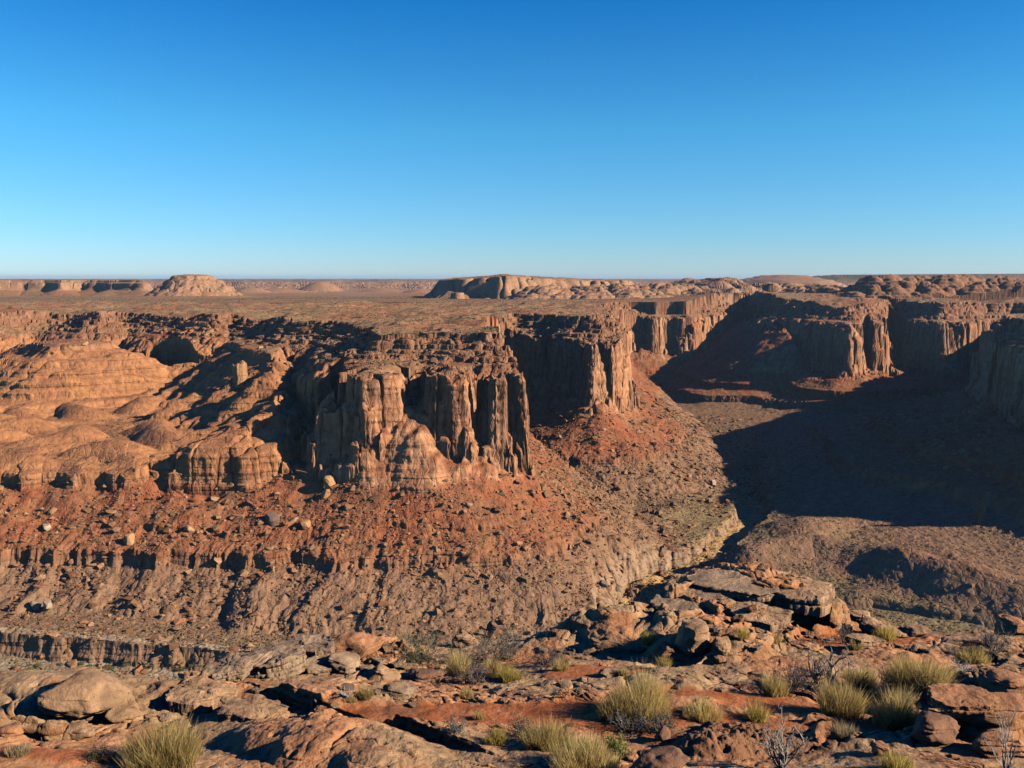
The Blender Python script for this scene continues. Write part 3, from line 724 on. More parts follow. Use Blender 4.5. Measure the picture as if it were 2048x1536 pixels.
def h_shelf(x, y, detail=True):
    x, y = F(x), F(y)
    zb = plane(y).astype(np.float32)
    wx, wy = 0.5 * fbm(x / 1.6, y / 1.6, 3, 111), 0.5 * fbm(x / 1.6, y / 1.6, 3, 112)
    xw, yw = x + wx, y + wy
    sand = sand_mask(x, y)
    big = 0.34 * fbm(x / 5.5, y / 4.0, 3, 113)
    z = zb + big
    # outcrop at the rim, its lower step, the smooth slope left of it
    z = z + bump(xw, yw, 1490, 16.0, 2.1, 1.9, 1.0, 0.15, 2.4, 0.2, 1) + bump(xw, yw, 1430, 13.6, 1.25, 1.15, 0.42, 0.3, 3.0, 0.25, 2) + bump(xw, yw, 1290, 14.8, 1.6, 1.3, 0.45, 0, 2, 0.15, 3)
    z = z + bump(xw, yw, 1200, 14.3, 1.7, 0.8, 0.28, 0.35, 2, 0.15, 4)
    z = z - bump(xw, yw, 1345, 12.75, 0.7, 0.35, 0.25, 0.2, 2, 0.2, 5)
    # left rounded slabs
    z = z + bump(xw, yw, 60, 11.4, 2.2, 1.0, 0.22, 0.1, 3.0, 0.1, 6) + bump(xw, yw, 420, 11.3, 1.0, 0.45, 0.2, 0.05, 3.0, 0.12, 7) + bump(xw, yw, 700, 9.2, 2.2, 0.8, 0.26, -0.55, 2.4, 0.06, 8)
    z = z - bump(xw, yw, 60, 10.05, 1.0, 0.32, 0.34, 0, 2, 0.15, 9)
    # right-hand outcrop, and the crusty knoll at the bottom
    z = z + bump(xw, yw, 1960, 11.0, 1.4, 0.75, 0.34, 0.1, 4.0, 0.2, 10) + bump(xw, yw, 1930, 9.9, 1.15, 0.55, 0.3, 0.05, 5.0, 0.2, 11) + bump(xw, yw, 1480, 9.2, 0.8, 0.5, 0.2, 0, 2.5, 0.2, 12)
    z = z + bump(xw, yw, 1880, 13.6, 1.8, 0.9, 0.2, 0.1, 2, 0.2, 13)
    # broken bedding planes: irregular thin ledges, absent on the polished parts
    rough = sstep(-0.25, 0.4, fbm(x / 2.6, y / 2.0, 3, 114)) * (1 - sand)
    rough = np.maximum(rough, sstep(3.2, 1.5, np.hypot((x - plan(1480, 15.5, -6)[0]) / 1.3, y - 15.3)) * 0.9)
    rough = np.maximum(rough, sstep(1.6, 1.0, np.hypot((x - plan(1930, 10.6, -6)[0]) / 1.2, y - 10.6)) * 0.8)
    for px, py, rx_, ry_ in [(760, 1500, 2.3, .75), (430, 1470, 1.3, .5), (120, 1380, 2.0, .6), (420, 1390, .9, .35), (1190, 1310, 1.5, .8), (1560, 1345, 1.6, .6), (1800, 1330, 1.6, .55), (1150, 1380, 1.6, .4), (1880, 1290, 1.5, .5), (1750, 1520, 1.4, .4), (1990, 1420, 1.0, .35)]:
        c_ = fgp(px, py); q = np.hypot((x - c_[0]) / rx_, (y - c_[1]) / ry_) + 0.3 * fbm(x / 0.9, y / 0.9, 3, 137)
        rough = rough * (1 - 0.8 * sstep(1.2, 0.75, q))
    w1 = worley(xw / 0.85, yw / 0.55, 115); w2 = worley(xw / 0.42 + 5, yw / 0.30, 116)
    slabs = (w1[2] - 0.5) * 0.17 + (w2[2] - 0.5) * 0.08
    slabs = slabs - 0.05 * np.clip(1 - (w1[1] - w1[0]) / 0.10, 0, 1) - 0.05 * np.clip(1 - (w2[1] - w2[0]) / 0.13, 0, 1)
    tr = z + 0.10 * fbm(x / 0.8, y / 0.8, 3, 117)
    tr = terrace(tr - zb * 0.6, 0.17, 0.8) + zb * 0.6
    z = lerp(z, tr, 0.75 * rough) + slabs * rough * 0.85
    # a long slab whose dark face looks to the lower left
    ld = polyline_dist(LEDGE, xw * 0.3 + x * 0.7, yw * 0.3 + y * 0.7)
    ax, ay = LEDGE[0]; bx, by = LEDGE[-1]; L = math.hypot(bx - ax, by - ay)
    side = ((bx - ax) * (y - ay) - (by - ay) * (x - ax)) / L
    al = ((bx - ax) * (x - ax) + (by - ay) * (y - ay)) / L / L
    hgt = np.interp(al, [-0.25, -0.08, 0.0, 0.5, 0.85, 1.08], [0, 0.05, 0.24, 0.24, 0.16, 0]) 
    z = z + hgt * np.where(side > 0, np.exp(-np.clip(side - 0.15, 0, 9) / 0.7), 0) * sstep(-0.005, 0.03, side + 0.05 * fbm(x / 0.3, y / 0.3, 3, 118))
    z = z - 0.05 * hgt / 0.3 * np.exp(-(np.clip(-side - 0.02, 0, 9) / 0.3) ** 2) * (side < 0.02)
    z = lerp(z, zb + 0.5 * big + 0.02 * fbm(x / 0.25, y / 0.25, 3, 119), sand * 0.85)
    # edge of the shelf
    d = fRIM(x + 0.5 * wx, y + 0.5 * wy) + 0.35 * fbm(x / 0.8, y / 0.8, 3, 121)
    z = z - np.interp(d, [-0.6, 0, 0.15, 0.5, 1.2, 5, 30], [0, 0.06, 0.35, 1.2, 2.0, 6.5, 40])
    if detail:
        z = z + (0.030 + 0.02 * rough) * fbm(x / 0.22, y / 0.22, 4, 122) * (1 - 0.6 * sand)
        pit = worley(x / 0.33, y / 0.28, 123)
        z = z - 0.05 * np.clip(0.22 - pit[0], 0, 1) / 0.22 * (pit[2] > 0.82) * (1 - sand)
        crust = bump(x, y, 1480, 9.2, 1.1, 0.7, 1.0, 0, 2)
        z = z + crust * 0.07 * billow(x / 0.16, y / 0.16, 3, 124)
        ck = crease(xw / 1.7, yw / 0.9, 125, 14) * sstep(0.0, 0.3, fbm(x / 1.5, y / 1.5, 2, 126))
        z = z - 0.07 * ck * (1 - sand)
    return z
def shelf_color(X, Y, Z, steep):
    n1, n2, n3 = fbm(X / 1.4, Y / 1.4, 4, 131), fbm(X / 0.3, Y / 0.3, 3, 132), fbm(X / 4, Y / 4, 3, 133)
    def c(r, g, b): return np.array([r, g, b], np.float32)
    pink = lerp(c(.40, .205, .11), c(.36, .165, .08), np.clip(0.5 + n3, 0, 1)[..., None])
    tan = c(.34, .23, .135)
    col = lerp(pink, tan, (0.9 * sstep(-0.25, 0.25, n1 + 0.3 * n3))[..., None])
    col = lerp(col, c(.17, .105, .07), (0.4 * sstep(0.25, 0.6, fbm(X / 0.8 + 9, Y / 0.6, 4, 134) + 0.25 * n2))[..., None])
    col = lerp(col, c(.31, .14, .065), (0.6 * sstep(0.3, 0.7, steep))[..., None])
    col = lerp(col, lerp(c(.37, .115, .042), c(.32, .13, .06), np.clip(0.5 + n2, 0, 1)[..., None]), sand_mask(X, Y)[..., None])
    cr = bump(X, Y, 1480, 9.2, 1.1, 0.7, 1.0, 0, 2)
    col = lerp(col, c(.17, .085, .05), (0.8 * sstep(0.05, 0.5, cr + 0.5 * n1))[..., None])
    return np.clip(np.array([1.08, 1.03, .95], np.float32) * col * (1 + 0.22 * n2)[..., None], 0.01, 0.8).astype(np.float32)
a = math.radians(31.5)
AZF = np.concatenate([np.radians(np.linspace(-60, -31.6, 120)), np.linspace(-a, a, 1450), np.radians(np.linspace(31.6, 60, 120))])
RSF = np.concatenate([np.arange(1.2, 8, 0.08), np.arange(8, 22, 0.02), np.arange(22, 70, 0.5)])
X, Y = polar_grid(h_shelf, AZF, RSF, [(8, 60), (9.5, 150), (11, 160), (13, 190), (15, 180), (18, 190), (21.9, 60), (999, 30)])
Z = h_shelf(X, Y)
N = grid_normals(X, Y, Z); steep = 1 - N[..., 2]
C = shelf_color(X, Y, Z, steep)
push = sstep(0.3, 0.75, steep) * (0.035 * perlin(Z / 0.06, X / 2.5, 135) + 0.02 * perlin3(X / .15, Y / .15, Z / .1, 136))
hn = np.hypot(N[..., 0], N[..., 1]) + 1e-6
X, Y = X + N[..., 0] / hn * push, Y + N[..., 1] / hn * push
M_SHELF = rock_material('shelf_rock', (6.0, [(9.0, 0.06, 0.7), (45.0, 0.02, 0.7)]))
split_grid(X, Y, Z, C, np.zeros(X.shape, int), [('ground', 'pink slickrock shelf with red sand along the canyon rim', 'ground', 'structure')], M_SHELF, True)

# ------------------------------------------------------------------ where a photo pixel meets the shelf
def ground(px, py):
    d = ray(px, py); Ys = np.arange(7.0, 22.0, 0.01)
    xs, zs = Ys * d[0] / d[1], Ys * d[2] / d[1]
    h = h_shelf(xs, Ys)
    k = np.argmax(zs <= h) if (zs <= h).any() else len(Ys) // 2
    return np.array([xs[k], Ys[k], h[k]])
def scale_at(p): return (p[1] * CP - p[2] * SP) / F_PX          # metres per photo pixel

# ------------------------------------------------------------------ foreground rocks
import bmesh
def ico(sub):
    bm = bmesh.new(); bmesh.ops.create_icosphere(bm, subdivisions=sub, radius=1.0)
    V = np.array([v.co[:] for v in bm.verts]); bm.verts.index_update()
    Fc = np.array([[v.index for v in f.verts] for f in bm.faces]); bm.free(); return V, Fc
ICO = {k: ico(k) for k in (3, 4, 5)}
def rock_shape(dims, seed, sub=5, boxy=0.6, cuts=9, beds=0.5, rough=0.05):
    V, Fc = ICO[sub]; rg = np.random.RandomState(seed)
    v = np.sign(V) * np.abs(V) ** boxy
    for _ in range(cuts):                              # split faces
        nrm = rg.randn(3); nrm[2] *= 0.7; nrm /= np.linalg.norm(nrm); dd_ = rg.uniform(0.62, 0.92)
        t = v @ nrm - dd_; v = v - np.clip(t, 0, None)[:, None] * nrm * 0.92
    v = v * np.array(dims) * 0.5
    L = max(dims); o = rg.rand(3) * 50
    nr = V / np.linalg.norm(V, axis=1)[:, None]
    k = perlin3(v[:, 0] / L * 2.2 + o[0], v[:, 1] / L * 2.2 + o[1], v[:, 2] / L * 2.2 + o[2], 141)
    v = v + nr * (k * 0.10 * L)[:, None] * np.array([1, 1, 0.45])
    hn_ = nr * np.array([1, 1, 0])
    bed = perlin(v[:, 2] / (0.028 * L + 0.012) + o[0], v[:, 0] / L * 1.2, 142)
    bed2 = np.abs(perlin(v[:, 2] / 0.06 + o[1], v[:, 1] / L * 1.5, 143))
    v = v + hn_ * ((bed * 0.03 - 0.05 * (bed2 < 0.12)) * L * beds)[:, None]
    f = perlin3(v[:, 0] / .12 + o[0], v[:, 1] / .12, v[:, 2] / .07, 144) + 0.5 * perlin3(v[:, 0] / .05, v[:, 1] / .05 + o[1], v[:, 2] / .035, 145)
    v = v + nr * (f * rough * min(0.4, L) * 0.5)[:, None]
    return v, Fc
def slab_shape(dims, seed, nth=150, beds=4):
    """a broken sheet of bedded sandstone: a crooked polygon in plan, its beds set in and out of one another"""
    rg = np.random.RandomState(seed); th = np.arange(nth) * 2 * np.pi / nth
    ns = rg.randint(6, 9); an = np.sort(rg.rand(ns) * 6.283 + 0); an = (np.arange(ns) + rg.uniform(-.35, .35, ns)) * 6.283 / ns; dd_ = rg.uniform(.72, 1.0, ns)
    cosd = np.cos(th[:, None] - an[None]); rad = np.where(cosd > 0.05, dd_ / np.maximum(cosd, .05), 9).min(1)
    rad = rad * (1 + 0.05 * perlin(np.cos(th) * 3 + seed, np.sin(th) * 3, 161) + 0.035 * perlin(np.cos(th) * 9 + seed, np.sin(th) * 9, 162))
    zs = np.concatenate([[0], np.sort(rg.uniform(.12, .9, beds - 1)), [1]])
    rings = []
    for b_ in range(beds):
        ins = 1 - rg.uniform(0, .16) if b_ < beds - 1 else 1 - rg.uniform(0.02, .08)
        sh = rg.uniform(-.04, .04, 2); jag = 1 + 0.05 * perlin(np.cos(th) * 5 + seed + b_ * 7, np.sin(th) * 5, 163) + 0.012 * perlin(np.cos(th) * 16 + b_, np.sin(th) * 16 + seed, 164)
        for zt_, k_ in ((zs[b_] + .015, .985), (zs[b_] + .06, 1.0), (lerp(zs[b_], zs[b_ + 1], .6), 1.005), (zs[b_ + 1] - .04, .99), (zs[b_ + 1], .965)):
            rings.append(np.stack([np.cos(th) * rad * ins * k_ * jag + sh[0], np.sin(th) * rad * ins * k_ * jag + sh[1], np.full(nth, zt_)], 1))
    last = rings[-1]
    for k_ in (.92, .84, .74, .62, .5, .36, .22, .1):
        q = last * np.array([k_, k_, 1]); rings.append(q)
    v = np.concatenate(rings + [np.array([[0, 0, 1.0]])])
    v[:, :2] *= 0.5; r2 = np.hypot(v[:, 0], v[:, 1])
    top = sstep(.85, 1.0, v[:, 2])
    v[:, 2] += top * (0.16 * fbm(v[:, 0] * 3 + seed, v[:, 1] * 3, 3, 165) - 0.22 * (terrace(fbm(v[:, 0] * 2 + seed, v[:, 1] * 2, 2, 166), .3, .8)) - .25 * np.clip(r2 - .25, 0, 1))
    v = (v - np.array([0, 0, .5])) * np.array(dims)
    o = rg.rand(3) * 40
    for c_ in range(3):
        v[:, c_] += 0.010 * perlin3(v[:, 0] / .09 + o[c_], v[:, 1] / .09, v[:, 2] / .05, 167 + c_) + 0.006 * perlin3(v[:, 0] / .04, v[:, 1] / .04 + o[c_], v[:, 2] / .03, 170 + c_)
    nr_ = len(rings); Fc = []
    for a_ in range(nr_ - 1):
        i0 = a_ * nth + np.arange(nth); i1 = a_ * nth + (np.arange(nth) + 1) % nth
        Fc += [np.stack([i0, i1, i1 + nth], 1), np.stack([i0, i1 + nth, i0 + nth], 1)]
    i0 = (nr_ - 1) * nth + np.arange(nth); i1 = (nr_ - 1) * nth + (np.arange(nth) + 1) % nth
    Fc.append(np.stack([i0, i1, np.full(nth, len(v) - 1)], 1))
    return v, np.concatenate(Fc)
def rock(name, px, py, w, h, label, depth=0.8, seed=0, tone=0, rot=0.0, tilt=(0, 0), sink=0.25, boxy=0.6, beds=0.5, cuts=9, lift=0.0, sub=5, group=None, kind='rock'):
    p = ground(px, py); m = scale_at(p)
    slab = kind == 'slab'
    h = h * (1 if slab else .85)
    dims = (w * m * (1.05 if slab else 1), w * m * depth, h * m * (0.85 if slab else 1.1))
    v, Fc = slab_shape(dims, seed) if slab else rock_shape(dims, seed, sub, boxy, cuts + 8, beds, 0.13)
    if slab: sink = sink + .12
    c0 = [np.array([.36, .215, .12]), np.array([.38, .18, .09]), np.array([.30, .20, .125]), np.array([.22, .115, .07])][tone]
    n1 = fbm(v[:, 0] / .35 + seed, v[:, 1] / .35 + v[:, 2], 3, 146)
    cc = 0.98 * c0 * (1 + 0.35 * n1)[:, None]
    cc = lerp(cc, np.array([.13, .08, .055]), (0.5 * sstep(0.15, 0.5, fbm(v[:, 0] / .5 + seed, v[:, 1] / .5 - v[:, 2], 3, 147)))[:, None])
    ob = make_mesh(name, v, Fc, M_SHELF, np.clip(cc, 0.02, 0.6), not slab)
    ob.location = (p[0], p[1] + 0.15 * dims[1], p[2] + dims[2] * (0.5 - sink) + lift)
    ob.rotation_euler = (tilt[0], tilt[1], rot)
    return tag(ob, label, kind, group)
R = rock
R('boulder', 155, 1446, 195, 78, 'large rounded tan boulder overhanging a dark hollow in the left foreground', .8, 3, 0, 0.1, (0.05, 0.1), 0.12, .8, .25, 7, 0.1, kind='boulder')
R('boulder', 240, 1440, 78, 52, 'pitted rounded boulder leaning against the right end of the large tan boulder', .9, 4, 0, .6, (0, .1), .2, .75, .25, 8, 0.04, kind='boulder')
R('boulder', 158, 1478, 64, 34, 'small pale block lying below the large overhanging boulder', 1, 5, 0, .3, kind='boulder')
R('rock', 15, 1470, 50, 20, 'low brown rock at the left edge beside the hollow', 1, 6, 1)
R('sandstone_slab', 500, 1438, 165, 42, 'thick layered tan slab left of the long dark-faced ledge', .6, 7, 0, -.05, (0, .04), .3, .5, .8, 7, kind='slab')
R('sandstone_slab', 395, 1405, 150, 44, 'rounded light slab with a grass tuft at its left end', .7, 8, 0, .1, (0, .05), .35, .7, .4, 5, kind='slab')
R('sandstone_slab', 545, 1345, 150, 48, 'grey tan slab overhanging a shadow at the left part of the rim', .9, 9, 2, .3, (-.08, -.12), .2, .5, .9, 8, .05, kind='slab')
R('sandstone_slab', 455, 1352, 110, 30, 'flat grey slab end projecting over the gravel wash', .8, 10, 2, .5, (0, -.1), .3, .5, .9, 8, kind='slab')
R('sandstone_slab', 610, 1318, 130, 34, 'thin tilted slab stacked on the rim behind the overhanging grey slab', .7, 11, 2, -.3, (.05, -.1), .2, .45, .9, 8, .06, kind='slab')
R('sandstone_slab', 650, 1342, 120, 26, 'splintered thin slab lying between the grey slab and the broken plates', .6, 12, 2, .6, (.1, .12), .2, .45, .9, 9, kind='slab')
R('rock', 718, 1312, 130, 52, 'smooth reddish domed rock on the rim left of the grey green shrubs', .7, 13, 1, .2, (0, -.08), .3, .75, .3, 6)
R('rock', 690, 1345, 85, 40, 'broken angular rock just below the reddish domed rock', .8, 14, 2, .9, (.1, .2), .25, .5, .9, 10)
R('rock', 930, 1292, 60, 30, 'small block on the rim behind the broad grey brown shrub', .8, 15, 0, .2)
R('boulder', 1388, 1305, 92, 78, 'upright angular tan boulder standing in shade on the outcrop', .9, 16, 0, .4, (0, .05), .2, .55, .3, 10, kind='boulder')
R('rock', 1445, 1300, 45, 34, 'small tan rock right beside the upright angular boulder', .9, 17, 0, .8)
R('rock', 1330, 1310, 50, 36, 'dark jagged rock left of the upright angular boulder', .9, 18, 3, .3)
R('sandstone_slab', 1600, 1222, 175, 42, 'thick slab overhanging the right end of the outcrop', .7, 19, 0, .1, (.04, .03), .15, .45, .9, 7, .12, kind='slab')
R('sandstone_slab', 1480, 1180, 190, 24, 'long thin slab capping the crest of the outcrop', .8, 20, 2, -.1, (.05, .03), .25, .45, .9, 7, kind='slab')
R('sandstone_slab', 1380, 1215, 170, 26, 'weathered flat slab on the left shoulder of the outcrop', .7, 21, 2, .2, (.05, -.08), .3, .45, .9, 8, kind='slab')
R('sandstone_slab', 1520, 1245, 150, 30, 'broken slab on the front slope of the outcrop', .6, 22, 0, -.2, (.1, 0), .3, .45, .9, 8, kind='slab')
R('rock', 1722, 1258, 66, 42, 'squarish rock below the overhanging slab of the outcrop', .9, 23, 0, .2, (0, .1), .2, .5, .7)
R('sandstone_slab', 1770, 1275, 105, 38, 'leaning wedge slab right of the squarish rock', .7, 24, 0, -.3, (0, .22), .2, .5, .8, 8, kind='slab')
R('sandstone_slab', 1735, 1290, 80, 20, 'low flake of rock lying in front of the leaning wedge slab', .7, 25, 0, .4, (0, .15), .2, .45, .8, 8, kind='slab')
R('rock', 1833, 1258, 62, 24, 'flat oval rock alone on the rim right of the leaning slab', .7, 26, 0, .1)
R('rock', 2035, 1262, 90, 46, 'red domed rock at the right edge of the rim', .8, 27, 1, 0, (0, 0), .3, .7, .4)
R('boulder', 2020, 1395, 130, 56, 'blocky boulder at the right edge above the grass hollow', .8, 28, 1, .2, (0, 0), .2, .5, .5, kind='boulder')
R('boulder', 1985, 1440, 170, 62, 'broad tan block below the blocky boulder at the right edge', .6, 29, 1, -.1, (.08, .02), .2, .5, .7, kind='boulder')
R('boulder', 1868, 1492, 110, 66, 'split dark boulder with a shaded hollow right of the long grass', .8, 30, 3, .5, (0, .1), .15, .5, .5, kind='boulder')
R('sandstone_slab', 1930, 1455, 170, 26, 'flat roof slab over the shaded hollow on the right', .6, 31, 1, -.05, (.06, .04), .1, .45, .7, 7, .25, kind='slab')
R('boulder', 2010, 1510, 150, 50, 'wide low boulder at the lower right edge beside the pale dead twigs', .6, 32, 1, 0, (0, 0), .25, .5, .7, kind='boulder')
R('rock', 1762, 1510, 58, 26, 'small orange edged rock in front of the split dark boulder', .7, 33, 1, .3, (0, .2), .2, .5, .7)
R('rock', 1640, 1482, 70, 40, 'tilted triangular rock left of the pale grass tuft', .7, 34, 1, .3, (0, -.3), .25, .5, .5)
R('rock', 1645, 1388, 42, 18, 'pale flat rock at the foot of the dead bush', .8, 35, 0, .1)
R('boulder', 1325, 1546, 140, 56, 'reddish brown boulder cut by the bottom edge of the picture', .8, 36, 3, .1, (0, 0), .3, .6, .4, kind='boulder')
R('rock', 1325, 1480, 40, 34, 'dark knobby rock above the reddish brown boulder', .8, 37, 3, .5)
R('rock', 855, 1362, 90, 26, 'dark broken rock in front of the purple grey shrub', .7, 38, 3, .2, (0, .05), .3, .5, .8)
R('rock', 762, 1358, 70, 34, 'tan broken rock left of the dark broken rock', .8, 39, 0, .7, (0, .1), .3, .5, .8)
R('rock', 800, 1392, 90, 24, 'flat grey rock above the sandy flat', .7, 40, 2, .1, (0, 0), .3, .45, .8)
R('rock', 1215, 1355, 60, 16, 'low grey rock on the smooth slope left of the outcrop', .7, 41, 2, .1)
R('rock', 1680, 1370, 40, 18, 'low red rock under the grass right of the dead bush', .7, 42, 1, .1)
R('rock', 1840, 1300, 40, 12, 'thin flat stone lying on red sand', .7, 43, 0, .1)
# loose broken plates and stones
rgp = np.random.RandomState(21)
PLATES = [(740, 1330, 120, 40), (860, 1385, 170, 30), (620, 1330, 110, 30), (1280, 1370, 170, 40), (1420, 1330, 150, 50), (1480, 1210, 220, 40), (1560, 1270, 180, 40), (1720, 1280, 140, 30), (1900, 1480, 200, 50), (1000, 1380, 200, 30), (330, 1440, 140, 40), (1180, 1300, 120, 40), (620, 1400, 120, 30)]
proto = [slab_shape((1, .75, .2), 60 + i, 28, 2) for i in range(6)]
for i in range(190):
    a_ = PLATES[rgp.randint(len(PLATES))]
    px, py = a_[0] + rgp.randn() * a_[2] * .5, a_[1] + rgp.randn() * a_[3] * .5
    p = ground(px, min(py, 1534)); m = scale_at(p); w = m * rgp.uniform(9, 34)
    v, Fc = proto[i % 6]
    c0 = np.array([[.33, .205, .115], [.35, .17, .085], [.27, .185, .12]])[rgp.randint(3)] * rgp.uniform(.6, 1)
    ob = make_mesh('stone_plate', v * w * np.array([1, 1, rgp.uniform(.7, 1.6)]), Fc, M_SHELF, np.repeat(c0[None], len(v), 0), False)
    ob.location = (p[0], p[1], p[2] + .04 * w); ob.rotation_euler = (rgp.uniform(-.25, .25), rgp.uniform(-.25, .25), rgp.uniform(0, 6))
    tag(ob, 'thin broken stone plate lying loose on the near slickrock shelf', 'stone', 'loose stone plates on the near shelf')

# ------------------------------------------------------------------ plants
def plant_material(name, rough=0.85, trans=0.25):
    m = bpy.data.materials.new(name); m.use_nodes = True; nt = m.node_tree; b = nt.nodes['Principled BSDF']
    at = nt.nodes.new('ShaderNodeAttribute'); at.attribute_name = 'albedo'
    nt.links.new(at.outputs['Color'], b.inputs['Base Color']); b.inputs['Roughness'].default_value = rough; b.inputs['Specular IOR Level'].default_value = 0.2
    if trans:
        tr = nt.nodes.new('ShaderNodeBsdfTranslucent'); nt.links.new(at.outputs['Color'], tr.inputs[0])
        mx = nt.nodes.new('ShaderNodeMixShader'); mx.inputs[0].default_value = trans
        nt.links.new(b.outputs[0], mx.inputs[1]); nt.links.new(tr.outputs[0], mx.inputs[2]); nt.links.new(mx.outputs[0], nt.nodes['Material Output'].inputs[0])
    return m
M_BLADE, M_TWIG, M_LEAF = plant_material('grass_blade', .8, .5), plant_material('twig', .9, 0), plant_material('leaf', .8, .25)
GRASS = {'gold': ((.54, .36, .13), (.86, .62, .24)), 'olive': ((.37, .27, .105), (.73, .53, .19)), 'yellow': ((.43, .33, .085), (.72, .54, .14)), 'green': ((.31, .29, .075), (.55, .48, .13)), 'grey': ((.37, .28, .16), (.64, .49, .27))}
def blades(w, h, dep, n, colr, seed, width=0.006):
    rg = np.random.RandomState(seed)
    a, r = rg.rand(n) * 6.283, np.sqrt(rg.rand(n))
    bx, by = np.cos(a) * r * w * .36, np.sin(a) * r * dep * .36
    clump = perlin(bx * 9 + seed, by * 9, 150) + 0.8 * perlin(bx * 3.2 + seed * 1.7, by * 3.2, 151)
    bx, by = bx * (1 + .35 * perlin(np.cos(a) * 1.3 + seed, np.sin(a) * 1.3, 152)), by * (1 + .35 * perlin(np.cos(a) * 1.3 + seed, np.sin(a) * 1.3, 152))
    hh = h * (1.05 - 0.45 * r ** 2) * rg.uniform(.3, 1.15, n) * (1 + 0.45 * clump)
    la = a + rg.randn(n) * .9; lean = hh * (0.10 + 0.55 * r * rg.rand(n) + 0.22 * rg.rand(n) ** 2)
    dx, dy = np.cos(la) * lean, np.sin(la) * lean
    ta = rg.rand(n) * 6.283; wx, wy = np.cos(ta) * width, np.sin(ta) * width
    P = []
    for t, ww in ((0, 1.0), (.4, .9), (.75, .65)):
        cx, cy, cz = bx + dx * t ** 1.8, by + dy * t ** 1.8, hh * t * (1 - .06 * t) - .02
        P += [np.stack([cx - wx * ww * .5, cy - wy * ww * .5, cz], 1), np.stack([cx + wx * ww * .5, cy + wy * ww * .5, cz], 1)]
    P.append(np.stack([bx + dx, by + dy, hh], 1))
    V = np.stack(P, 1).reshape(-1, 3); o = (np.arange(n) * 7)[:, None]
    Fc = np.concatenate([o + np.array(q) for q in ([0, 1, 3], [0, 3, 2], [2, 3, 5], [2, 5, 4], [4, 5, 6])])
    c0, c1 = np.array(GRASS[colr][0]), np.array(GRASS[colr][1])
    tone = np.clip(0.5 + 0.5 * clump + .25 * rg.randn(n), 0, 1)
    cb = lerp(c0, c1, tone[:, None]) * rg.uniform(.7, 1.1, (n, 1))
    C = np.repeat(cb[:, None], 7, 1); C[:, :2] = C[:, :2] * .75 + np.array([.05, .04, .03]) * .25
    return V, Fc, np.clip(C.reshape(-1, 3), .01, .7)
def grass(px, py, w, h, colr, label, seed):
    p = ground(px, py); m = scale_at(p)
    W, H = w * m * 1.02, h * m * .80
    V, Fc, C = blades(W, H * 1.15, W * .75, int(np.clip(1500 * W * W / .5 + 260, 260, 2600)), colr, seed)
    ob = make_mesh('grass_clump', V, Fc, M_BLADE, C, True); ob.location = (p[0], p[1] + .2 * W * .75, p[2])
    return tag(ob, label, 'grass clump')
def tubes(paths):
    VV, FF, off = [], [], 0
    for P, rad in paths:
        P = np.array(P); k = len(P)
        T = np.gradient(P, axis=0); T /= np.linalg.norm(T, axis=1)[:, None] + 1e-9
        A = np.cross(T, np.array([.31, .2, .93])); A /= np.linalg.norm(A, axis=1)[:, None] + 1e-9; B = np.cross(T, A)
        ring = [P + (A * math.cos(q) + B * math.sin(q)) * np.array(rad)[:, None] for q in (0, 2.094, 4.189)]
        VV.append(np.stack(ring, 1).reshape(-1, 3))
        for j in range(k - 1):
            for e in range(3):
                a0, a1 = off + j * 3 + e, off + j * 3 + (e + 1) % 3
                FF.append((a0, a1, a1 + 3, a0 + 3))
        off += 3 * k
    return np.concatenate(VV), np.array(FF)
def grow(rg, p, d, L, r, lvl, out, wig, up, kids):
    k = 6; P = [p]; q = np.array(p, float); dd_ = np.array(d, float)
    for j in range(k - 1):
        dd_ = dd_ + rg.randn(3) * wig + np.array([0, 0, up]); dd_ /= np.linalg.norm(dd_)
        q = q + dd_ * L / (k - 1); P.append(q.copy())
    out.append((P, np.linspace(r, r * .45, k), lvl))
    if lvl > 0:
        for _ in range(kids):
            j = rg.randint(1, k); nd = dd_ * .5 + (np.array(P[j]) - np.array(P[j - 1])) / L * 2 + rg.randn(3) * .55
            grow(rg, P[j], nd / np.linalg.norm(nd), L * rg.uniform(.35, .65), r * .55, lvl - 1, out, wig, up, kids)
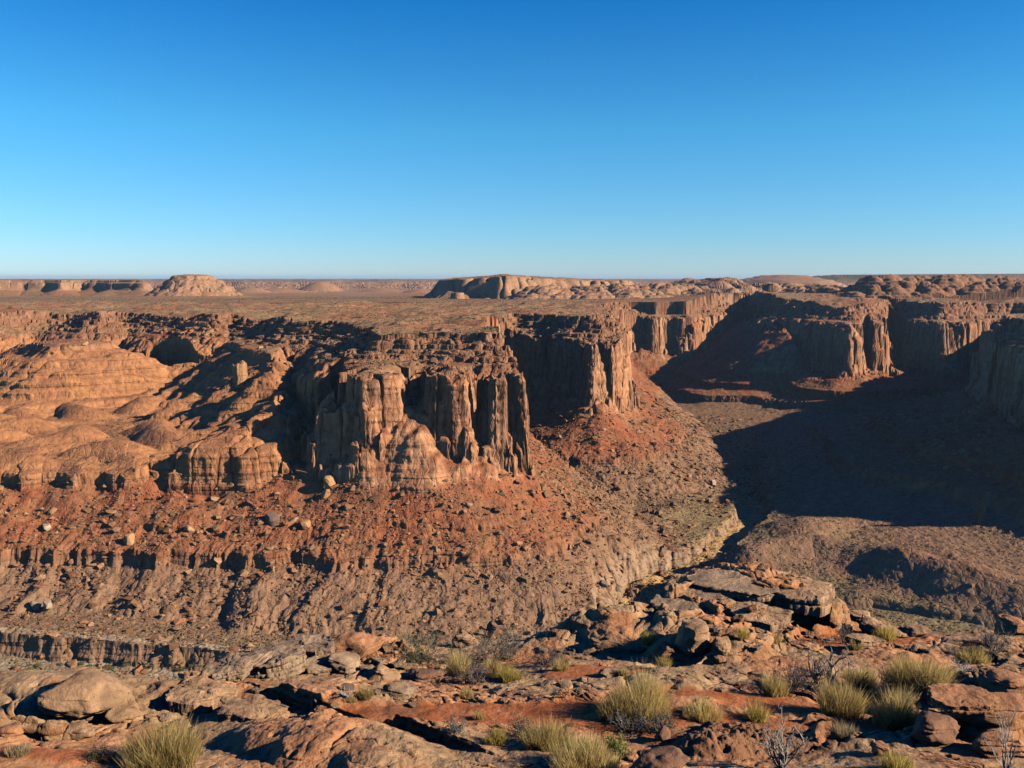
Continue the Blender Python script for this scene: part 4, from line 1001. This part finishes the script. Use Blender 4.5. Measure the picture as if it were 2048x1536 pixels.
def shrub(px, py, w, h, label, seed, leaf=(.13, .13, .07), twig=(.20, .17, .15), leaves=1500, stems=26, name='shrub', cat='shrub', r0=.006, wig=.22, lvl=2, kids=3, up=.06, spread=1.0):
    p = ground(px, py); m = scale_at(p); W, H = w * m, h * m; rg = np.random.RandomState(seed)
    out = []
    for i in range(stems):
        a = rg.rand() * 6.283; e = rg.uniform(.15, 1.25) if spread >= 1 else rg.uniform(.6, 1.4)
        d = np.array([math.cos(a) * math.cos(e), math.sin(a) * math.cos(e), math.sin(e)])
        grow(rg, (math.cos(a) * W * .05, math.sin(a) * W * .05, -.02), d, 0.55 * rg.uniform(.7, 1.1) * max(H, W * .5), r0, lvl, out, wig, up, kids)
    allp = np.concatenate([np.array(o[0]) for o in out])
    s3 = np.array([W / max(np.ptp(allp[:, 0]), .01), W * .85 / max(np.ptp(allp[:, 1]), .01), H * 1.1 / max(allp[:, 2].max(), .01)])
    V, Fc = tubes([(np.array(o[0]) * s3, o[1]) for o in out])
    tw = np.array(twig) * (1 + .3 * fbm(V[:, 0] / .2, V[:, 2] / .2 + V[:, 1], 2, 151))[:, None]
    body = make_mesh('branches' if leaves else name, V, Fc, M_TWIG, np.clip(tw, .01, .8), True)
    loc = (p[0], p[1] + .25 * W, p[2])
    if not leaves:
        body.location = loc; return tag(body, label, cat)
    root = bpy.data.objects.new(name, None); COL.objects.link(root); root.location = loc; tag(root, label, cat)
    body.parent = root
    ends = np.concatenate([np.array(o[0])[2:] for o in out if o[2] < lvl]) * s3
    q = ends[rg.randint(len(ends), size=leaves)] + rg.randn(leaves, 3) * .018
    sz = rg.uniform(.006, .014, (leaves, 1)); A = rg.randn(leaves, 3); A /= np.linalg.norm(A, axis=1)[:, None]; B = np.cross(A, rg.randn(leaves, 3)); B /= np.linalg.norm(B, axis=1)[:, None]
    LV = np.stack([q - A * sz, q + B * sz * .5, q + A * sz, q - B * sz * .5], 1).reshape(-1, 3)
    lc = np.array(leaf) * rg.uniform(.55, 1.35, (leaves, 1))
    fo = make_mesh('foliage', LV, np.arange(leaves * 4).reshape(-1, 4), M_LEAF, np.repeat(np.clip(lc, .01, .6), 4, 0), True)
    fo.parent = root
    return root
G = grass
for i, a_ in enumerate([
    (310, 1540, 215, 74, 'olive', 'wide olive grass clump cut by the bottom edge left of the long ledge'),
    (385, 1402, 40, 18, 'green', 'small green tuft in the crack below the rounded light slab'),
    (1285, 1440, 150, 78, 'gold', 'largest golden grass clump, standing above the dark twiggy shrub'),
    (1222, 1442, 64, 52, 'olive', 'dark shaded grass at the left side of the largest golden clump'),
    (1410, 1442, 92, 34, 'gold', 'low golden grass right of the largest golden clump'),
    (1515, 1445, 56, 46, 'yellow', 'yellow green tuft on the sand above the bare twig bush'),
    (1690, 1434, 130, 62, 'olive', 'broad olive clump below the dead bush'),
    (1552, 1392, 60, 44, 'olive', 'grass clump at the left foot of the purple grey shrub'),
    (1800, 1458, 110, 66, 'olive', 'tall grass beside the split dark boulder'),
    (1762, 1416, 46, 40, 'gold', 'small golden tuft between the two broad olive clumps'),
    (1850, 1382, 170, 60, 'olive', 'long band of grass partly in the shadow on the right'),
    (1800, 1405, 110, 40, 'grey', 'greyish grass just above the tall grass by the split boulder'),
    (1722, 1378, 90, 42, 'olive', 'pale clump right behind the dead bush'),
    (1772, 1282, 56, 28, 'yellow', 'bright yellow tuft in front of the leaning wedge slab'),
    (1715, 1298, 32, 20, 'gold', 'tiny pale tuft on red sand right of the purple twig shrub'),
    (958, 1440, 28, 24, 'gold', 'single golden tuft alone on the sandy flat'),
    (990, 1490, 56, 32, 'yellow', 'yellow green tuft at the right end of the long dark-faced ledge'),
    (1090, 1500, 120, 52, 'olive', 'rounded olive clump right of the yellow green tuft'),
    (730, 1398, 42, 26, 'olive', 'small olive tuft left of the flat grey rock'),
    (932, 1396, 36, 18, 'gold', 'pale low tuft on grey plates above the sandy flat'),
    (1022, 1362, 60, 26, 'yellow', 'yellowish tuft in front of the broad grey brown shrub'),
    (918, 1350, 62, 40, 'gold', 'orange brown grass mound between the two big shrubs'),
    (985, 1352, 60, 30, 'olive', 'olive tuft right of the orange brown grass mound'),
    (1122, 1342, 40, 26, 'gold', 'golden tuft below the low purple shrub'),
    (1170, 1552, 210, 52, 'gold', 'wide golden grass at the bottom edge below the rounded olive clump'),
    (1692, 1476, 56, 32, 'grey', 'pale round tuft right of the tilted triangular rock'),
    (1800, 1545, 80, 40, 'yellow', 'yellow tuft at the bottom edge below the right hand boulders'),
    (1482, 1276, 44, 20, 'yellow', 'small tuft on the outcrop above the flat front slope'),
    (1552, 1286, 34, 16, 'gold', 'tiny tuft beside the bare little bush on the outcrop'),
    (1908, 1470, 46, 40, 'gold', 'golden tuft growing in the shaded hollow of the right boulders'),
    (1300, 1290, 36, 30, 'green', 'green tuft in the shadowed cleft of the outcrop'),
    (1248, 1352, 30, 18, 'gold', 'small tuft at the foot of the smooth slope'),
    (1950, 1325, 90, 26, 'olive', 'low grass strip below the twiggy bush at the right edge'),
    (30, 1512, 60, 20, 'grey', 'thin grey grass at the left edge near the bottom'),
    (1330, 1338, 30, 26, 'yellow', 'yellow tuft in the dark hollow under the upright boulder'),
    (700, 1405, 30, 14, 'gold', 'tiny golden tuft by the white twigs'),
    ]):
    G(*a_, seed=300 + i)
S = shrub
S(842, 1332, 140, 66, 'grey green shrub on the rim, left of the two big shrubs', 401, (.12, .125, .06), (.19, .17, .13), 2600, 34)
S(985, 1336, 165, 74, 'broad grey brown shrub, the biggest on the rim', 402, (.13, .12, .075), (.21, .185, .16), 3000, 40)
S(1105, 1336, 92, 38, 'low purple grey shrub right of the biggest shrub', 403, (.14, .105, .095), (.17, .13, .12), 1200, 24)
S(948, 1372, 84, 40, 'purple grey shrub in front of the orange brown grass mound', 404, (.15, .12, .11), (.2, .16, .15), 1200, 26)
S(912, 1470, 56, 30, 'small grey twiggy shrub on sand beside the ledge end', 405, (.15, .14, .11), (.26, .24, .21), 700, 22)
S(1592, 1392, 90, 70, 'purple grey shrub left of the dead bush', 406, (.13, .105, .105), (.17, .14, .135), 1800, 30)
S(1265, 1474, 100, 44, 'dark grey twiggy shrub below the largest golden clump', 407, (.12, .115, .10), (.24, .22, .2), 900, 30)
S(1325, 1470, 80, 40, 'dark bush touching the right end of the dark twiggy shrub', 408, (.11, .105, .09), (.2, .18, .16), 900, 26)
S(1236, 1516, 58, 46, 'bright green shrub near the bottom centre', 409, (.25, .27, .07), (.25, .24, .1), 2400, 30, wig=.12)
S(1692, 1290, 52, 50, 'thin purple shrub with green base on red sand', 410, (.13, .13, .07), (.2, .15, .15), 600, 18)
S(2000, 1318, 110, 66, 'tall grey twiggy bush at the right edge of the rim', 411, (.13, .12, .10), (.21, .19, .18), 900, 30)
S(1860, 1390, 60, 40, 'dull green shrub in the grass band on the right', 412, (.12, .125, .07), (.16, .14, .11), 1200, 22)
S(1795, 1370, 70, 34, 'low grey green shrub left of the grass band', 413, (.12, .13, .09), (.18, .17, .15), 1000, 22)
S(190, 1530, 60, 36, 'dark shaded shrub left of the wide olive grass clump', 414, (.09, .085, .05), (.12, .10, .08), 1000, 20)
S(1045, 1480, 60, 40, 'dark grey shrub at the left side of the rounded olive clump', 415, (.12, .12, .09), (.18, .16, .14), 900, 22)
S(1980, 1300, 40, 44, 'brown leafless shrub behind the twiggy bush on the right', 416, (.12, .1, .085), (.17, .14, .13), 300, 16)
D = dict(leaves=0, name='dead_bush', cat='dead bush', leaf=None)
S(1665, 1392, 150, 84, 'big dead bush with thick twisted grey branches', 421, twig=(.20, .175, .16), stems=13, r0=.024, wig=.34, lvl=3, kids=3, up=.05, **D)
S(1572, 1545, 120, 112, 'bare pale twig bush in front, cut by the bottom edge', 422, twig=(.30, .265, .235), stems=13, r0=.012, wig=.2, lvl=3, kids=3, up=.10, spread=.5, **D)
S(2022, 1550, 80, 130, 'tall bare twigs at the bottom right corner', 423, twig=(.32, .28, .25), stems=9, r0=.008, wig=.16, lvl=2, kids=3, up=.14, spread=.5, **D)
S(690, 1400, 40, 26, 'small white dead twigs by the long ledge', 424, twig=(.48, .45, .42), stems=9, r0=.006, wig=.25, lvl=2, kids=3, up=.05, **D)
S(1125, 1400, 64, 32, 'blackened bare twigs on the slickrock at centre', 425, twig=(.13, .10, .09), stems=7, r0=.007, wig=.2, lvl=2, kids=3, up=.1, spread=.5, **D)
S(1558, 1288, 34, 40, 'bare little bush on the outcrop front', 426, twig=(.26, .23, .21), stems=9, r0=.006, wig=.22, lvl=2, kids=3, up=.08, **D)
S(1470, 1166, 26, 28, 'thin bare sprig on the crest of the outcrop', 427, twig=(.2, .17, .15), stems=4, r0=.006, wig=.15, lvl=2, kids=3, up=.12, spread=.5, **D)
S(1935, 1345, 70, 30, 'pale grey dead twigs at the edge of the shadow', 428, twig=(.40, .37, .34), stems=16, r0=.006, wig=.25, lvl=2, kids=3, up=.04, **D)
S(1895, 1425, 60, 34, 'reddish bare twigs above the flat roof slab', 429, twig=(.26, .19, .16), stems=12, r0=.005, wig=.14, lvl=1, kids=3, up=.1, **D)

# ------------------------------------------------------------------ single landmarks in the canyon
def ground_c(px, py):
    d = ray(px, py); Ys = np.arange(425.0, 1400.0, 0.25); xs, zs = Ys * d[0] / d[1], Ys * d[2] / d[1]
    h = h_canyon(xs, Ys); k = np.argmax(zs <= h) if (zs <= h).any() else len(Ys) // 3
    return np.array([xs[k], Ys[k], h[k]])
def landmark(name, px, py, w, h, label, cat, col, seed, slab=False, tilt=(0, 0)):
    p = ground_c(px, py); m = scale_at(p)
    if slab:
        v, Fc = slab_shape((1, .9, 1), seed, 60, 6); v = v * np.array([w * m, w * m, h * m])
    else:
        v, Fc = rock_shape((1, .85, h / w), seed, 3, .55, 12, .4, .1); v = v * w * m
    ob = make_mesh(name, v, Fc, M_STONE, np.repeat(np.array([col]) * .85, len(v), 0), False)
    ob.location = (p[0], p[1] + .2 * w * m, p[2] + .38 * h * m); ob.rotation_euler = (tilt[0], tilt[1], seed)
    return tag(ob, label, cat)
landmark('boulder', 70, 1222, 24, 24, 'pale grey half of a split boulder, left piece on the lower left slope', 'boulder', (.30, .22, .15), 1)
landmark('boulder', 94, 1222, 25, 25, 'pale cream half of a split boulder, right piece on the lower left slope', 'boulder', (.38, .28, .18), 2, tilt=(0, .3))
landmark('boulder', 660, 978, 30, 30, 'orange block fallen at the foot of the cliff fins', 'boulder', (.46, .24, .11), 3)
landmark('boulder', 652, 996, 20, 20, 'rounded orange boulder just below the fallen orange block', 'boulder', (.44, .22, .10), 4)
landmark('boulder', 92, 1062, 22, 14, 'pale flat boulder high on the left rubble slope', 'boulder', (.50, .38, .25), 5)
landmark('boulder', 255, 1090, 26, 24, 'orange rounded boulder on the left slope above the dark ledge', 'boulder', (.46, .25, .12), 6)
landmark('boulder', 545, 1052, 34, 30, 'dark big boulder among orange blocks left of the red apron', 'boulder', (.2, .12, .09), 7)
landmark('boulder', 610, 1058, 28, 18, 'wide orange boulder on the slope right of the dark big boulder', 'boulder', (.42, .22, .10), 8)
landmark('boulder', 375, 1066, 22, 16, 'tan boulder in the middle of the left rubble slope', 'boulder', (.44, .27, .14), 9)
landmark('boulder', 1425, 972, 14, 14, 'pale boulder on the talus of the farther butte', 'boulder', (.46, .33, .23), 10)
landmark('boulder', 1206, 1178, 22, 18, 'grey boulder near the foot of the red apron', 'boulder', (.22, .16, .13), 11)
landmark('rock_pillar', 478, 770, 34, 46, 'stacked tan rock pillar standing on the slickrock slope', 'pillar', (.42, .22, .10), 12, True)
landmark('rock_pillar', 1962, 1046, 20, 44, 'small red pinnacle at the edge of the valley shadow', 'pillar', (.30, .12, .06), 13, True, (0, .25))
rgw = np.random.RandomState(77)
def tuft_mesh():
    n = 420; q = rgw.randn(n, 3); q /= np.linalg.norm(q, axis=1)[:, None]; q *= rgw.rand(n, 1) ** .4; q[:, 2] = np.abs(q[:, 2]) * .85 + .05
    A = rgw.randn(n, 3); A /= np.linalg.norm(A, axis=1)[:, None]; B = np.cross(A, rgw.randn(n, 3)); B /= np.linalg.norm(B, axis=1)[:, None]
    LV = np.stack([q - A * .10, q + B * .07, q + A * .10, q - B * .07], 1).reshape(-1, 3)
    return LV, np.repeat(np.array([[.17, .17, .06]]) * rgw.uniform(.5, 1.4, (n, 1)), 4, 0)
tv, tcol = tuft_mesh(); first = None
for i in range(26):
    px = 200 + 190 * rgw.rand() if i < 18 else rgw.uniform(0, 200)
    p = ground_c(px, 1336 + 7 * rgw.randn()); sz = rgw.uniform(.9, 2.0)
    if first is None: ob = first = make_mesh('shrub', tv, np.arange(len(tv)).reshape(-1, 4), M_LEAF, tcol, True)
    else: ob = first.copy(); COL.objects.link(ob)
    ob.location = p; ob.scale = (sz * 1.4, sz, sz * .8); ob.rotation_euler = (0, 0, rgw.rand() * 6)
    tag(ob, 'small green shrub growing in the gravel wash at the lower left', 'shrub', 'green shrubs in the gravel wash')

# ------------------------------------------------------------------ the desert air: one even volume round everything
hz = [(sx_ * 32000, sy_ * 32000, z_) for z_ in (-300, 60) for sx_, sy_ in ((-1, -1), (1, -1), (1, 1), (-1, 1))]
me = bpy.data.meshes.new('haze')
me.from_pydata(hz, [], [(3, 2, 1, 0), (4, 5, 6, 7), (0, 1, 5, 4), (1, 2, 6, 5), (2, 3, 7, 6), (3, 0, 4, 7)])
haze = bpy.data.objects.new('haze', me); COL.objects.link(haze)
M_AIR = bpy.data.materials.new('air'); M_AIR.use_nodes = True; nt = M_AIR.node_tree
nt.nodes.remove(nt.nodes['Principled BSDF'])
pv = nt.nodes.new('ShaderNodeVolumePrincipled'); pv.inputs['Color'].default_value = (.5, .72, 1, 1); pv.inputs['Density'].default_value = 2.6e-5; pv.inputs['Anisotropy'].default_value = 0.2
nt.links.new(pv.outputs[0], nt.nodes['Material Output'].inputs['Volume'])
me.materials.append(M_AIR)
tag(haze, 'thin clear blue haze filling the canyon air', None, None, 'stuff')
